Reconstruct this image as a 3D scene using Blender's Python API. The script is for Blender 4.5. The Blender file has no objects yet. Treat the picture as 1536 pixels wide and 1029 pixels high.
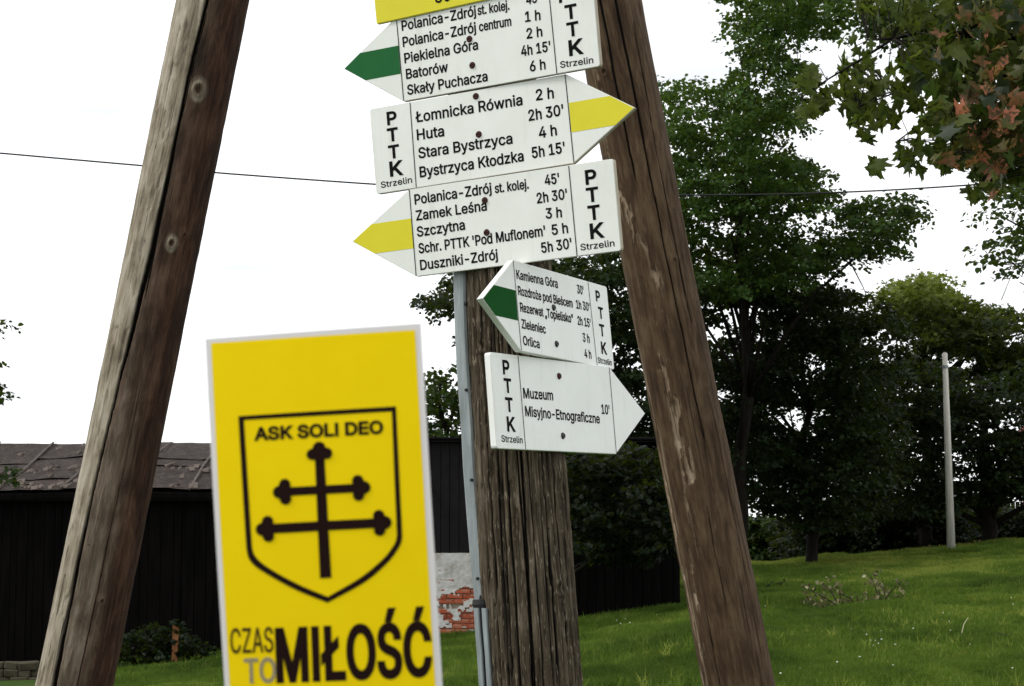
import bpy, bmesh, math, random
import numpy as np
from mathutils import Vector, Matrix

random.seed(7)
RNG = np.random.default_rng(11)
SC = bpy.context.scene
COL = SC.collection
R = math.radians

# ------------------------------------------------------------------ camera
FPX, CX, CY, PITCH, EYE = 2700.0, 768.0, 514.5, R(5.63), 1.6
cd = bpy.data.cameras.new('camera')
cam = bpy.data.objects.new('camera', cd)
COL.objects.link(cam)
cam.location = (0, 0, EYE)
cam.rotation_euler = (R(90) + PITCH, 0, 0)
cd.sensor_width = 36.0
cd.lens = FPX / 1536 * 36
cd.clip_start = 0.05
cd.clip_end = 6000
cd.dof.use_dof = True
cd.dof.focus_distance = 4.6
cd.dof.aperture_fstop = 44
SC.camera = cam

# ------------------------------------------------------------------ light
SUN_EL, SUN_AZ = 44, 258          # overcast: a broad soft sun from the upper left, behind the viewer
world = bpy.data.worlds.new('World')
SC.world = world
world.use_nodes = True
wt = world.node_tree
wt.nodes.clear()
wo = wt.nodes.new('ShaderNodeOutputWorld')
bg = wt.nodes.new('ShaderNodeBackground')
bg.inputs[1].default_value = 0.1
sky = wt.nodes.new('ShaderNodeTexSky')
sky.sky_type = 'NISHITA'
sky.sun_disc = False
sky.sun_elevation = R(SUN_EL)
sky.sun_rotation = R(SUN_AZ)
tc = wt.nodes.new('ShaderNodeTexCoord')
mp = wt.nodes.new('ShaderNodeMapping')
mp.inputs['Scale'].default_value = (3.0, 3.0, 22.0)
cn = wt.nodes.new('ShaderNodeTexNoise')
cn.inputs['Scale'].default_value = 1.6
cn.inputs['Detail'].default_value = 5
cn.inputs['Roughness'].default_value = 0.5
cr = wt.nodes.new('ShaderNodeValToRGB')
cr.color_ramp.elements[0].position = 0.28
cr.color_ramp.elements[0].color = (8.2, 8.55, 8.8, 1)
cr.color_ramp.elements[1].position = 0.46
cr.color_ramp.elements[1].color = (12.0, 12.2, 12.4, 1)
mix = wt.nodes.new('ShaderNodeMix')
mix.data_type = 'RGBA'
mix.inputs[0].default_value = 0.93          # cloud cover
L = wt.links.new
L(tc.outputs['Generated'], mp.inputs['Vector'])
L(mp.outputs[0], cn.inputs['Vector'])
L(cn.outputs['Fac'], cr.inputs[0])
L(sky.outputs[0], mix.inputs[6])
L(cr.outputs[0], mix.inputs[7])
L(mix.outputs[2], bg.inputs[0])
L(bg.outputs[0], wo.inputs[0])

sd = bpy.data.lights.new('sun', 'SUN')
sd.energy = 1.5
sd.angle = R(14)
sd.color = (1.0, 0.965, 0.91)
sun = bpy.data.objects.new('sun', sd)
COL.objects.link(sun)
_d = Vector((math.sin(R(SUN_AZ)) * math.cos(R(SUN_EL)), math.cos(R(SUN_AZ)) * math.cos(R(SUN_EL)), math.sin(R(SUN_EL))))
sun.rotation_euler = _d.to_track_quat('Z', 'Y').to_euler()

SC.view_settings.view_transform = 'Standard'
SC.view_settings.look = 'None'
SC.view_settings.exposure = 0.24
SC.view_settings.gamma = 1.0
SC.view_settings.use_curve_mapping = False
SC.cycles.max_bounces = 6
SC.cycles.transparent_max_bounces = 6

# ------------------------------------------------------------------ helpers
def ray(px, py):
    a = (px - CX) / FPX
    b = -(py - CY) / FPX
    return np.array([a, math.cos(PITCH) - math.sin(PITCH) * b, math.sin(PITCH) + math.cos(PITCH) * b])

def p2w(px, py, Y):
    """the point at depth Y that is seen at photo pixel (px, py)"""
    r = ray(px, py)
    return r * (Y / r[1]) + np.array([0, 0, EYE])

def smooth(a, b, x):
    t = np.clip((x - a) / (b - a), 0, 1)
    return t * t * (3 - 2 * t)

def _hash(ix, iy, iz, seed):
    h = (ix.astype(np.int64) * 374761393 + iy.astype(np.int64) * 668265263 + iz.astype(np.int64) * 2147483647 + seed * 974711) & 0xFFFFFFFF
    h = ((h ^ (h >> 13)) * 1274126177) & 0xFFFFFFFF
    h = h ^ (h >> 16)
    return (h & 0xFFFFFF) / float(0xFFFFFF)

def vn(x, y, z=None, seed=0, wrapx=None):
    """smooth value noise 0..1; wrapx makes it periodic in x"""
    x = np.asarray(x, float); y = np.asarray(y, float)
    z = np.zeros_like(x) if z is None else np.asarray(z, float)
    x0, y0, z0 = np.floor(x), np.floor(y), np.floor(z)
    fx, fy, fz = x - x0, y - y0, z - z0
    fx, fy, fz = [f * f * (3 - 2 * f) for f in (fx, fy, fz)]
    out = 0
    for dx in (0, 1):
        xi = x0 + dx
        if wrapx:
            xi = np.mod(xi, wrapx)
        for dy in (0, 1):
            for dz in (0, 1):
                w = (fx if dx else 1 - fx) * (fy if dy else 1 - fy) * (fz if dz else 1 - fz)
                out = out + w * _hash(xi, y0 + dy, z0 + dz, seed)
    return out

def tag(o, label=None, cat=None, group=None, kind=None):
    if label: o['label'] = label
    if cat: o['category'] = cat
    if group: o['group'] = group
    if kind: o['kind'] = kind
    return o

def empty(name, loc, label, cat, group=None):
    o = bpy.data.objects.new(name, None)
    o.empty_display_size = 0.1
    o.location = Vector(loc)
    COL.objects.link(o)
    return tag(o, label, cat, group)

def link(name, me, mat=None, parent=None, loc=None):
    o = bpy.data.objects.new(name, me)
    if mat and not me.materials: me.materials.append(mat)
    COL.objects.link(o)
    if parent: o.parent = parent
    if loc is not None: o.location = Vector(loc)
    return o

def mesh(name, V, Fs, mat=None, parent=None, origin=None, smooth_=False):
    """V in world coordinates; stored relative to the parent's location (or to origin)"""
    V = np.asarray(V, float)
    off = np.zeros(3)
    if parent is not None and parent.get('_loc') is None:
        off = np.array(parent.location)
        p = parent.parent
        while p is not None:
            off = off + np.array(p.location); p = p.parent
    elif origin is not None:
        off = np.array(origin)
    me = bpy.data.meshes.new(name)
    if isinstance(Fs, np.ndarray):
        n = Fs.shape[1]
        W = V - off
        me.vertices.add(len(W)); me.vertices.foreach_set('co', W.astype(np.float32).ravel())
        me.loops.add(Fs.size); me.loops.foreach_set('vertex_index', Fs.astype(np.int32).ravel())
        me.polygons.add(len(Fs))
        me.polygons.foreach_set('loop_start', np.arange(0, Fs.size, n, dtype=np.int32))
        me.update(calc_edges=True)
    else:
        me.from_pydata([tuple(v) for v in (V - off)], [], Fs)
        me.update()
    if smooth_:
        me.polygons.foreach_set('use_smooth', np.ones(len(me.polygons), bool))
    o = link(name, me, mat, parent)
    if parent is None and origin is not None: o.location = Vector(origin)
    return o

def attr(me, name, data, typ='FLOAT'):
    a = me.attributes.new(name, typ, 'POINT')
    data = np.asarray(data, np.float32)
    a.data.foreach_set('vector' if typ == 'FLOAT_VECTOR' else 'value', data.ravel())

BOXF = [(0, 3, 2, 1), (4, 5, 6, 7), (0, 1, 5, 4), (1, 2, 6, 5), (2, 3, 7, 6), (3, 0, 4, 7)]
def boxv(x0, x1, y0, y1, z0, z1):
    return [(x0, y0, z0), (x1, y0, z0), (x1, y1, z0), (x0, y1, z0), (x0, y0, z1), (x1, y0, z1), (x1, y1, z1), (x0, y1, z1)]

def tube(pts, rad, n=7):
    """tapered tube along a polyline; returns verts, quads"""
    pts = [np.array(p, float) for p in pts]
    V, Fq = [], []
    for i, p in enumerate(pts):
        t = pts[min(i + 1, len(pts) - 1)] - pts[max(i - 1, 0)]
        t = t / (np.linalg.norm(t) + 1e-9)
        a = np.cross(t, [0, 0, 1.0]) if abs(t[2]) < 0.95 else np.cross(t, [1.0, 0, 0])
        a /= np.linalg.norm(a); b = np.cross(t, a)
        for k in range(n):
            w = 2 * math.pi * k / n
            V.append(p + rad[i] * (math.cos(w) * a + math.sin(w) * b))
        if i:
            for k in range(n):
                q = (k + 1) % n
                Fq.append(((i - 1) * n + k, (i - 1) * n + q, i * n + q, i * n + k))
    m = len(V)
    V.append(pts[0]); V.append(pts[-1])
    for k in range(n):
        q = (k + 1) % n
        Fq.append((m, q, k)); Fq.append((m + 1, (len(pts) - 1) * n + k, (len(pts) - 1) * n + q))
    return V, Fq

def join(lst):
    V, F_ = [], []
    for v, f in lst:
        o = len(V); V += list(v); F_ += [tuple(i + o for i in q) for q in f]
    return V, F_

# ------------------------------------------------------------------ materials
class NT:
    def __init__(s, name):
        s.m = bpy.data.materials.new(name); s.m.use_nodes = True
        s.t = s.m.node_tree; s.b = s.t.nodes['Principled BSDF']; s.o = s.t.nodes['Material Output']
    def n(s, typ, **kw):
        nd = s.t.nodes.new('ShaderNode' + typ)
        for k, v in kw.items():
            if k in nd.inputs: nd.inputs[k].default_value = v
            else: setattr(nd, k, v)
        return nd
    def l(s, a, b): s.t.links.new(a, b)
    def coords(s, scale=(1, 1, 1), a=None):
        c = s.n('Attribute', attribute_name=a) if a else s.n('TexCoord')
        m = s.n('Mapping'); m.inputs['Scale'].default_value = scale
        s.l(c.outputs['Vector' if a else 'Object'], m.inputs['Vector'])
        return m.outputs[0]
    def noise(s, vec, scale, detail=4, rough=0.55, dist=0.0):
        x = s.n('TexNoise'); x.inputs['Scale'].default_value = scale; x.inputs['Detail'].default_value = detail
        x.inputs['Roughness'].default_value = rough; x.inputs['Distortion'].default_value = dist
        if vec is not None: s.l(vec, x.inputs['Vector'])
        return x.outputs['Fac']
    def ramp(s, fac, stops):
        r = s.n('ValToRGB'); e = r.color_ramp.elements
        while len(e) < len(stops): e.new(0.5)
        for q, (p, c) in zip(e, stops):
            q.position = p; q.color = (*c, 1) if len(c) == 3 else c
        s.l(fac, r.inputs[0]); return r.outputs[0]
    def mix(s, fac, a, b, mode='MIX'):
        x = s.n('Mix'); x.data_type = 'RGBA'; x.blend_type = mode
        for v, i in ((fac, 0), (a, 6), (b, 7)):
            if hasattr(v, 'links') or hasattr(v, 'is_linked'): s.l(v, x.inputs[i])
            else: x.inputs[i].default_value = v if i == 0 else (*v, 1)
        return x.outputs[2]
    def math(s, op, a, b=0.0, clamp=False):
        x = s.n('Math'); x.operation = op; x.use_clamp = clamp
        for v, i in ((a, 0), (b, 1)):
            if hasattr(v, 'is_linked'): s.l(v, x.inputs[i])
            else: x.inputs[i].default_value = v
        return x.outputs[0]
    def bump(s, h, strength=0.3, dist=0.01):
        b = s.n('Bump'); b.inputs['Strength'].default_value = strength; b.inputs['Distance'].default_value = dist
        s.l(h, b.inputs['Height']); s.l(b.outputs[0], s.b.inputs['Normal'])
    def base(s, c, rough=0.7, spec=0.3):
        if hasattr(c, 'is_linked'): s.l(c, s.b.inputs['Base Color'])
        else: s.b.inputs['Base Color'].default_value = (*c, 1)
        s.b.inputs['Roughness'].default_value = rough
        s.b.inputs['Specular IOR Level'].default_value = spec
        return s.m

def plain(name, c, rough=0.7, spec=0.3, metal=0.0, var=0.0, scale=20):
    t = NT(name)
    if var:
        f = t.noise(t.coords(), scale)
        c2 = t.mix(f, tuple(x * (1 - var) for x in c), tuple(min(1, x * (1 + var)) for x in c))
        m = t.base(c2, rough, spec)
    else:
        m = t.base(c, rough, spec)
    t.b.inputs['Metallic'].default_value = metal
    return m

def leafmat(name, dark, light, accent=None, trans=0.35):
    """leaf blades: colour from each leaf's own tint, light passes through the blade"""
    t = NT(name)
    a = t.n('Attribute', attribute_name='tint'); a.attribute_type = 'INSTANCER'
    c = t.ramp(a.outputs['Fac'], [(0.0, dark), (0.7, light)] + ([(0.86, light), (1.0, accent)] if accent else []))
    t.base(c, 0.55, 0.12)
    tr = t.n('BsdfTranslucent')
    c2 = t.mix(0.35, c, (0.25, 0.35, 0.03))
    t.l(c2, tr.inputs[0])
    ms = t.n('MixShader'); ms.inputs[0].default_value = trans
    t.l(t.b.outputs[0], ms.inputs[1]); t.l(tr.outputs[0], ms.inputs[2]); t.l(ms.outputs[0], t.o.inputs[0])
    return t.m

M = {}
def wood_pole(name, stops, streak=(38, 2.2), fleck=None, tone=None, bump=0.35, mottle=0.0):
    t = NT(name)
    g = t.coords((streak[0], streak[1], 1), 'grain')
    n1 = t.noise(g, 1.0, 6, 0.6, 0.3)
    g2 = t.coords((streak[0] * 4.5, streak[1] * 3.2, 1), 'grain')
    n2 = t.noise(g2, 1.0, 4, 0.6)
    g3 = t.coords((5, 1.6, 1), 'grain')
    n3 = t.noise(g3, 1.0, 3, 0.6, 0.8)
    f = t.math('ADD', t.math('MULTIPLY', n1, 0.5), t.math('MULTIPLY', n2, 0.22))
    f = t.math('ADD', f, t.math('MULTIPLY', n3, 0.30))
    if mottle:                                      # cloudy stains that do not follow the grain
        nm = t.noise(t.coords((13, 6, 1), 'grain'), 1.0, 5, 0.65, 0.6)
        f = t.math('ADD', f, t.math('MULTIPLY', t.math('SUBTRACT', nm, 0.5), mottle))
    c = t.ramp(f, stops)
    if tone:                                        # weathered side, by a wear value stored on the surface
        a = t.n('Attribute', attribute_name='wear')
        c2 = t.ramp(f, tone)
        c = t.mix(a.outputs['Fac'], c, c2)
    hl = t.noise(t.coords((150, 1.6, 1), 'grain'), 1.0, 3, 0.6)            # hairline drying checks
    c = t.mix(t.ramp(hl, [(0.0, (1, 1, 1)), (0.33, (1, 1, 1)), (0.385, (0, 0, 0)), (1.0, (0, 0, 0))]), c, t.mix(0.72, c, (0.006, 0.004, 0.003)))
    sp = t.noise(t.coords((60, 45, 1), 'grain'), 1.0, 3, 0.6)              # specks and nicks
    c = t.mix(t.ramp(sp, [(0.0, (1, 1, 1)), (0.28, (1, 1, 1)), (0.33, (0, 0, 0))]), c, t.mix(0.6, c, (0.008, 0.005, 0.003)))
    a2 = t.n('Attribute', attribute_name='crack_shade')  # shade inside the cracks, painted on as near-black colour
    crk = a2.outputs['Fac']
    if fleck:
        gf = t.coords(fleck[1], 'grain')
        ff = t.noise(gf, 1.0, 3, 0.55)
        k = t.ramp(ff, [(fleck[2], (0, 0, 0)), (fleck[2] + 0.06, (1, 1, 1))])
        c = t.mix(k, c, fleck[0])
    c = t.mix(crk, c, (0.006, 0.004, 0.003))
    t.base(c, 0.82, 0.18)
    t.bump(t.math('ADD', n1, n2), bump, 0.004)
    return t.m

M['pole_centre'] = wood_pole('old_grey_wood', [(0.36, (0.014, 0.010, 0.006)), (0.46, (0.058, 0.043, 0.027)), (0.56, (0.118, 0.092, 0.062)), (0.68, (0.26, 0.215, 0.16))],
                             (120, 7), ((0.27, 0.225, 0.165), (260, 30, 1), 0.60), None, 1.0, 0.12)
M['pole_left'] = wood_pole('brown_wood_one_side_weathered', [(0.34, (0.012, 0.0048, 0.0025)), (0.48, (0.036, 0.0155, 0.0085)), (0.62, (0.085, 0.043, 0.025)), (0.78, (0.15, 0.092, 0.056))],
                           (42, 6), None, [(0.36, (0.12, 0.095, 0.065)), (0.5, (0.25, 0.21, 0.155)), (0.66, (0.42, 0.37, 0.30))], 0.6, 0.55)
M['pole_right'] = wood_pole('brown_peeling_wood', [(0.34, (0.022, 0.0110, 0.0055)), (0.48, (0.064, 0.0375, 0.020)), (0.61, (0.118, 0.078, 0.045)), (0.76, (0.19, 0.135, 0.085))],
                            (48, 7), None, [(0.36, (0.13, 0.085, 0.055)), (0.52, (0.30, 0.22, 0.15)), (0.66, (0.46, 0.37, 0.27))], 0.7, 0.30)
t = NT('sign_white_paint')
v = t.coords()
n = t.noise(v, 9, 5, 0.6)
n2 = t.noise(v, 160, 2)
k = t.ramp(n2, [(0.70, (0, 0, 0)), (0.78, (1, 1, 1))])
c = t.ramp(n, [(0.3, (0.78, 0.79, 0.75)), (0.7, (0.835, 0.845, 0.81))])
c = t.mix(t.math('MULTIPLY', k, 0.3), c, (0.45, 0.45, 0.38))
st = t.noise(t.coords((26, 3.0, 1)), 1, 5, 0.65)
c = t.mix(t.ramp(st, [(0.56, (0, 0, 0)), (0.80, (0.38, 0.38, 0.38))]), c, (0.50, 0.49, 0.40))
M['white'] = t.base(c, 0.42, 0.4)
M['edge'] = plain('board_edge', (0.42, 0.37, 0.29), 0.8, var=0.3)
M['black'] = plain('black_print', (0.006, 0.0055, 0.006), 0.8, 0.08)
M['green'] = plain('green_stripe_paint', (0.012, 0.120, 0.030), 0.6, 0.15, var=0.12, scale=14)
M['green_deep'] = plain('deep_green_stripe_paint', (0.004, 0.070, 0.010), 0.7, 0.06, var=0.12, scale=14)
M['yellow'] = plain('yellow_stripe_paint', (0.72, 0.64, 0.025), 0.45, var=0.06, scale=14)
M['screw'] = plain('rusty_screw', (0.055, 0.018, 0.014), 0.7, 0.3, 0.3, 0.3, 300)
M['steel'] = plain('dark_screw', (0.03, 0.03, 0.03), 0.5, 0.5, 0.5)
t = NT('galvanised_steel')
v = t.coords((60, 60, 6))
n = t.noise(v, 1, 5, 0.65)
c = t.ramp(n, [(0.26, (0.05, 0.05, 0.045)), (0.38, (0.21, 0.23, 0.235)), (0.6, (0.31, 0.345, 0.355)), (0.8, (0.40, 0.43, 0.44))])
M['galv'] = t.base(c, 0.5, 0.5)
t.b.inputs['Metallic'].default_value = 0.25
M['rubber'] = plain('black_rubber', (0.02, 0.02, 0.02), 0.6)
t = NT('yellow_paper')
n = t.noise(t.coords(), 60, 3)
c = t.mix(n, (0.86, 0.60, 0.002), (0.91, 0.67, 0.004))
M['paper_yellow'] = t.base(c, 0.8, 0.06)
M['paper_white'] = plain('white_paper', (0.72, 0.68, 0.68), 0.6, var=0.03)
M['ink_black'] = plain('black_ink', (0.014, 0.005, 0.004), 0.8, 0.08)
M['ink_grey'] = plain('grey_ink', (0.30, 0.25, 0.15), 0.8, 0.1)
M['ink_brown'] = plain('brown_ink', (0.055, 0.028, 0.006), 0.8, 0.1)
# glyph outlines: code point, advance, number of outlines, then for each its point count and x, y, left handle, right handle
GLYPHS = [
    32,188,0,39,206,1,4,78,318,95,318,75,381,70,509,73,445,92,509,136,509,114,509,133,445,128,318,131,381,112,318,45,453,1,4,337,244,263,244,337,226,337,188,337,207,263,
    188,114,188,188,188,114,207,114,244,114,226,188,244,46,188,1,8,95,-4,108,-4,83,-4,63,9,72,0,54,18,50,41,50,28,50,54,63,73,54,65,72,82,95,87,83,87,108,87,128,73,119,
    82,137,65,141,41,141,54,141,28,128,9,137,18,119,0,48,453,2,12,227,-7,264,-7,189,-7,130,24,157,3,103,45,69,113,83,74,55,152,48,254,48,199,48,309,69,395,55,356,83,434,
    130,484,104,464,157,505,227,516,189,516,264,516,323,484,296,505,350,464,384,395,370,434,398,356,405,254,405,309,405,199,384,113,398,152,370,74,323,24,350,45,297,3,12,
    227,50,202,50,252,50,290,74,273,58,308,90,330,144,321,113,339,174,344,254,344,211,344,297,330,365,339,334,321,395,290,435,308,419,273,451,227,460,252,460,202,460,163,
    435,180,451,146,419,123,365,132,395,114,334,109,254,109,297,109,211,123,144,114,174,132,113,163,74,146,90,180,58,49,453,2,4,76,0,181,0,76,18,76,55,76,36,181,55,391,
    55,286,55,391,36,391,0,391,18,286,0,8,276,509,250,509,276,339,276,0,276,170,255,0,212,0,234,0,212,149,212,448,212,299,211,448,209,448,210,448,168,418,86,358,127,388,
    86,381,86,427,86,404,123,454,198,509,161,481,224,509,50,453,1,26,64,0,172,0,64,16,64,47,64,32,121,108,234,229,177,168,254,249,282,282,270,267,295,298,311,327,304,313,
    317,341,320,371,320,356,320,390,308,419,316,405,299,432,273,449,288,442,259,456,224,460,242,460,204,460,172,447,187,456,158,439,139,413,147,428,131,399,127,362,127,
    382,107,362,66,362,86,362,66,392,86,442,72,419,100,465,143,496,119,483,167,509,225,516,194,516,255,516,306,497,282,509,329,484,361,445,348,467,374,424,381,372,381,
    399,381,354,371,318,378,335,364,300,336,259,353,280,319,237,267,180,296,211,229,140,153,60,191,100,153,59,153,57,153,58,231,57,389,57,310,57,389,38,389,0,389,19,281,
    0,51,453,1,29,218,-7,252,-7,187,-7,133,10,158,-1,107,21,70,57,86,37,54,78,44,132,46,103,66,132,109,132,87,132,111,114,126,87,117,99,136,75,165,59,149,65,181,53,219,
    50,199,50,239,50,275,61,258,53,292,68,315,93,305,79,324,107,329,145,329,124,329,163,316,196,325,181,307,212,275,234,293,224,256,243,201,248,231,248,186,248,157,248,
    172,248,157,265,157,299,157,282,200,349,288,448,244,399,288,450,288,452,288,451,215,452,70,452,142,452,70,471,70,509,70,490,171,509,372,509,272,509,372,493,372,461,
    372,477,319,400,211,278,265,339,211,282,211,289,211,285,249,293,308,276,281,288,335,263,371,222,356,246,386,199,393,145,393,173,393,115,370,66,385,89,355,43,309,12,
    335,25,282,0,52,453,2,8,40,105,164,105,40,123,40,158,40,141,109,275,247,509,178,392,268,509,311,509,289,509,243,394,109,166,176,280,109,165,109,163,109,164,210,163,
    413,163,312,163,413,144,413,105,413,125,289,105,6,282,0,302,0,282,40,282,121,282,81,282,130,282,146,282,138,282,203,282,318,282,260,302,318,343,318,322,318,343,212,
    343,0,343,106,322,0,53,453,1,31,221,-7,254,-7,191,-7,140,11,164,-1,116,23,83,60,97,39,69,81,60,130,61,104,81,130,122,130,101,130,124,115,138,89,129,101,147,77,173,60,
    159,67,188,53,221,50,204,50,242,50,276,64,260,55,292,74,314,104,305,87,323,121,328,162,328,141,328,184,314,221,323,204,304,238,275,262,291,252,258,272,218,277,239,
    277,201,277,167,268,184,274,151,263,128,246,138,255,108,248,67,253,88,250,77,338,96,509,86,423,186,509,366,509,276,509,366,490,366,452,366,471,294,452,151,452,222,
    452,145,402,134,301,139,352,135,301,136,301,135,301,147,311,178,325,161,319,194,331,229,334,211,334,253,334,294,321,274,329,313,313,345,285,331,301,359,270,379,231,
    371,252,387,210,391,163,391,188,391,130,369,76,384,101,354,50,309,15,334,30,283,1,54,453,2,18,226,-7,258,-7,195,-7,142,15,167,0,118,29,84,74,98,49,71,100,64,162,64,
    129,64,186,80,239,69,212,91,266,137,340,110,300,176,396,252,509,214,453,276,509,322,509,299,509,265,426,151,261,208,344,149,261,145,261,147,261,150,271,165,288,157,
    280,174,296,196,307,184,302,207,312,235,314,221,314,266,314,316,295,293,308,339,282,370,240,357,263,382,216,389,157,389,189,389,125,368,73,382,97,354,48,310,14,334,
    28,286,0,12,226,48,207,48,246,48,279,63,264,53,294,72,314,101,306,85,323,118,327,157,327,136,327,178,314,213,323,197,306,230,279,251,294,242,264,261,226,265,246,265,
    207,265,174,252,189,261,159,243,138,214,147,230,129,198,125,158,125,179,125,137,138,102,129,118,147,85,174,63,159,72,189,53,55,453,1,8,97,0,120,0,172,149,323,448,248,
    299,323,450,323,452,323,451,236,452,62,452,149,452,62,471,62,509,62,490,172,509,391,509,281,509,391,489,391,449,391,469,315,299,165,0,240,150,142,0,56,453,3,24,226,
    -7,260,-7,192,-7,136,11,162,-1,109,24,74,62,89,40,59,83,52,135,52,108,52,157,65,195,56,177,74,213,101,241,86,229,116,253,153,265,133,261,153,265,153,267,153,266,128,
    273,93,308,108,287,78,329,70,380,70,353,70,406,90,450,77,429,104,470,146,498,122,486,169,510,226,516,196,516,256,516,306,498,283,510,329,486,361,450,348,470,375,429,
    382,380,382,406,382,353,359,308,374,329,344,287,300,267,325,273,300,266,300,265,300,265,319,261,351,241,336,253,366,229,387,195,378,213,396,177,401,135,401,157,401,
    108,378,62,393,83,364,40,317,11,343,24,291,-1,12,226,49,204,49,249,49,285,60,268,53,301,68,323,91,314,78,332,105,337,139,337,121,337,158,322,189,332,174,313,203,283,
    223,300,214,266,231,226,235,247,235,205,235,169,223,186,231,152,214,130,189,139,203,120,174,115,139,115,158,115,121,129,91,120,105,138,78,167,60,151,68,184,53,12,226,
    290,208,290,244,290,274,300,260,293,288,307,307,330,299,318,315,343,319,376,319,358,319,393,308,420,315,407,300,433,275,449,289,443,261,456,226,460,245,460,208,460,
    177,449,191,456,163,443,145,420,152,433,137,407,133,376,133,393,133,358,145,330,137,343,152,318,178,300,163,307,192,293,57,453,2,18,226,516,195,516,258,516,310,494,
    286,508,335,480,368,434,354,460,382,409,389,347,389,380,389,323,373,270,383,297,362,243,315,168,343,209,277,112,200,0,239,56,177,0,130,0,154,0,187,83,301,248,244,165,
    303,248,307,248,305,248,303,238,287,221,296,229,279,213,257,202,269,207,245,197,218,195,232,195,187,195,137,214,160,201,114,227,83,269,96,245,70,292,64,352,64,320,64,
    384,85,436,71,412,99,461,143,494,118,480,167,508,12,226,460,246,460,207,460,174,446,189,456,159,437,138,407,147,424,130,391,125,352,125,372,125,330,138,295,130,312,
    147,279,174,257,159,266,189,248,226,243,207,243,246,243,279,257,263,248,294,266,314,295,306,279,323,311,327,350,327,330,327,372,314,407,323,391,306,424,279,446,294,
    437,264,456,65,480,2,12,16,0,39,0,78,170,201,509,140,339,226,509,276,509,251,509,338,339,463,0,401,170,440,0,395,0,418,0,359,101,287,302,323,202,281,321,264,372,273,
    344,255,400,232,478,245,435,236,478,245,478,241,478,233,435,213,371,222,399,204,343,191,302,196,320,155,202,85,0,120,101,62,0,4,110,142,197,142,110,161,110,199,110,
    180,197,199,370,199,283,199,370,180,370,142,370,161,283,142,66,456,3,16,60,0,122,0,60,170,60,509,60,339,120,509,241,509,181,509,276,509,329,491,306,503,352,479,381,
    442,369,462,392,422,398,374,398,399,398,352,387,320,394,334,379,306,356,286,369,294,344,277,315,267,330,271,315,265,315,262,315,264,331,261,363,245,347,255,379,235,
    402,203,392,221,413,185,418,136,418,163,418,111,400,67,412,87,388,46,344,18,370,30,319,6,247,0,287,0,184,0,8,125,57,125,115,165,57,245,57,205,57,284,57,330,80,313,65,
    347,95,355,137,355,114,355,154,342,184,351,170,334,198,306,218,321,209,290,227,248,231,271,231,207,231,125,231,166,231,125,173,8,125,285,125,341,162,285,238,285,200,
    285,257,285,288,296,273,289,303,303,323,326,315,313,332,339,336,372,336,355,336,395,313,429,328,414,297,444,240,452,273,452,202,452,125,452,163,452,125,396,67,510,1,
    30,267,-7,293,-7,223,-7,150,25,184,4,116,46,70,115,89,76,50,154,40,254,40,201,40,308,70,393,50,354,89,432,150,484,116,462,184,505,267,516,223,516,293,516,340,504,317,
    512,363,497,402,471,384,486,420,457,448,418,436,439,460,398,473,348,468,374,451,348,408,348,430,348,404,366,389,395,398,381,381,408,357,428,370,419,345,438,315,449,
    331,444,300,454,267,456,284,456,236,456,184,432,208,448,159,417,125,364,139,394,111,334,103,254,103,297,103,211,125,145,111,175,140,115,184,76,159,92,209,61,267,53,
    236,53,284,53,315,60,300,55,331,65,357,81,345,71,370,90,389,114,381,101,398,128,408,160,404,143,430,160,473,160,451,160,469,135,448,91,460,111,436,70,402,38,421,52,
    384,23,341,5,363,12,318,-3,68,502,2,18,219,0,271,0,178,0,96,0,137,0,96,19,96,57,96,38,136,57,215,57,175,57,256,57,318,81,291,65,345,97,379,149,366,119,392,179,399,
    255,399,214,399,296,379,361,392,331,366,390,320,428,346,412,293,444,221,452,260,452,178,452,93,452,136,452,93,471,93,509,93,490,137,509,225,509,181,509,275,509,353,
    478,317,499,388,458,433,391,415,429,452,353,462,255,462,308,462,202,433,119,452,157,414,81,351,31,387,51,314,10,4,125,509,103,509,125,339,125,0,125,170,103,0,60,0,82,
    0,60,170,60,509,60,339,82,509,69,419,1,12,60,0,165,0,60,170,60,509,60,339,164,509,372,509,268,509,372,490,372,452,372,471,290,452,125,452,207,452,125,396,125,286,125,
    341,202,286,355,286,278,286,355,267,355,229,355,248,278,229,125,229,202,229,125,172,125,57,125,114,208,57,375,57,292,57,375,38,375,0,375,19,270,0,71,520,1,32,269,-7,
    309,-7,223,-7,149,25,184,4,115,46,69,116,88,77,50,155,40,254,40,201,40,308,69,393,50,354,88,432,149,484,115,462,183,505,265,516,221,516,292,516,340,504,317,512,364,
    496,403,469,385,484,422,454,449,416,437,437,461,396,474,349,470,373,452,349,408,349,430,349,403,365,387,393,396,380,379,406,356,427,368,417,344,436,315,448,330,444,
    300,453,265,456,283,456,235,456,183,432,208,448,159,417,125,364,139,394,111,334,103,254,103,297,103,211,125,145,111,175,140,115,184,76,159,92,209,61,269,53,237,53,
    297,53,345,71,323,59,367,83,396,123,384,101,409,146,415,202,415,172,421,201,434,199,428,200,384,199,283,199,333,199,283,218,283,256,283,237,348,256,478,256,413,256,
    478,237,478,200,478,219,478,158,451,91,469,122,433,60,377,19,408,36,345,2,72,517,1,12,60,0,82,0,60,170,60,509,60,339,82,509,125,509,103,509,125,435,125,289,125,362,
    214,289,392,289,303,289,392,362,392,509,392,435,414,509,457,509,435,509,457,339,457,0,457,170,435,0,392,0,414,0,392,77,392,232,392,155,303,232,125,232,214,232,125,
    155,125,0,125,77,103,0,73,300,1,12,31,0,111,0,31,19,31,57,31,38,60,57,118,57,89,57,118,189,118,452,118,320,89,452,31,452,60,452,31,471,31,509,31,490,111,509,269,509,
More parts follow.
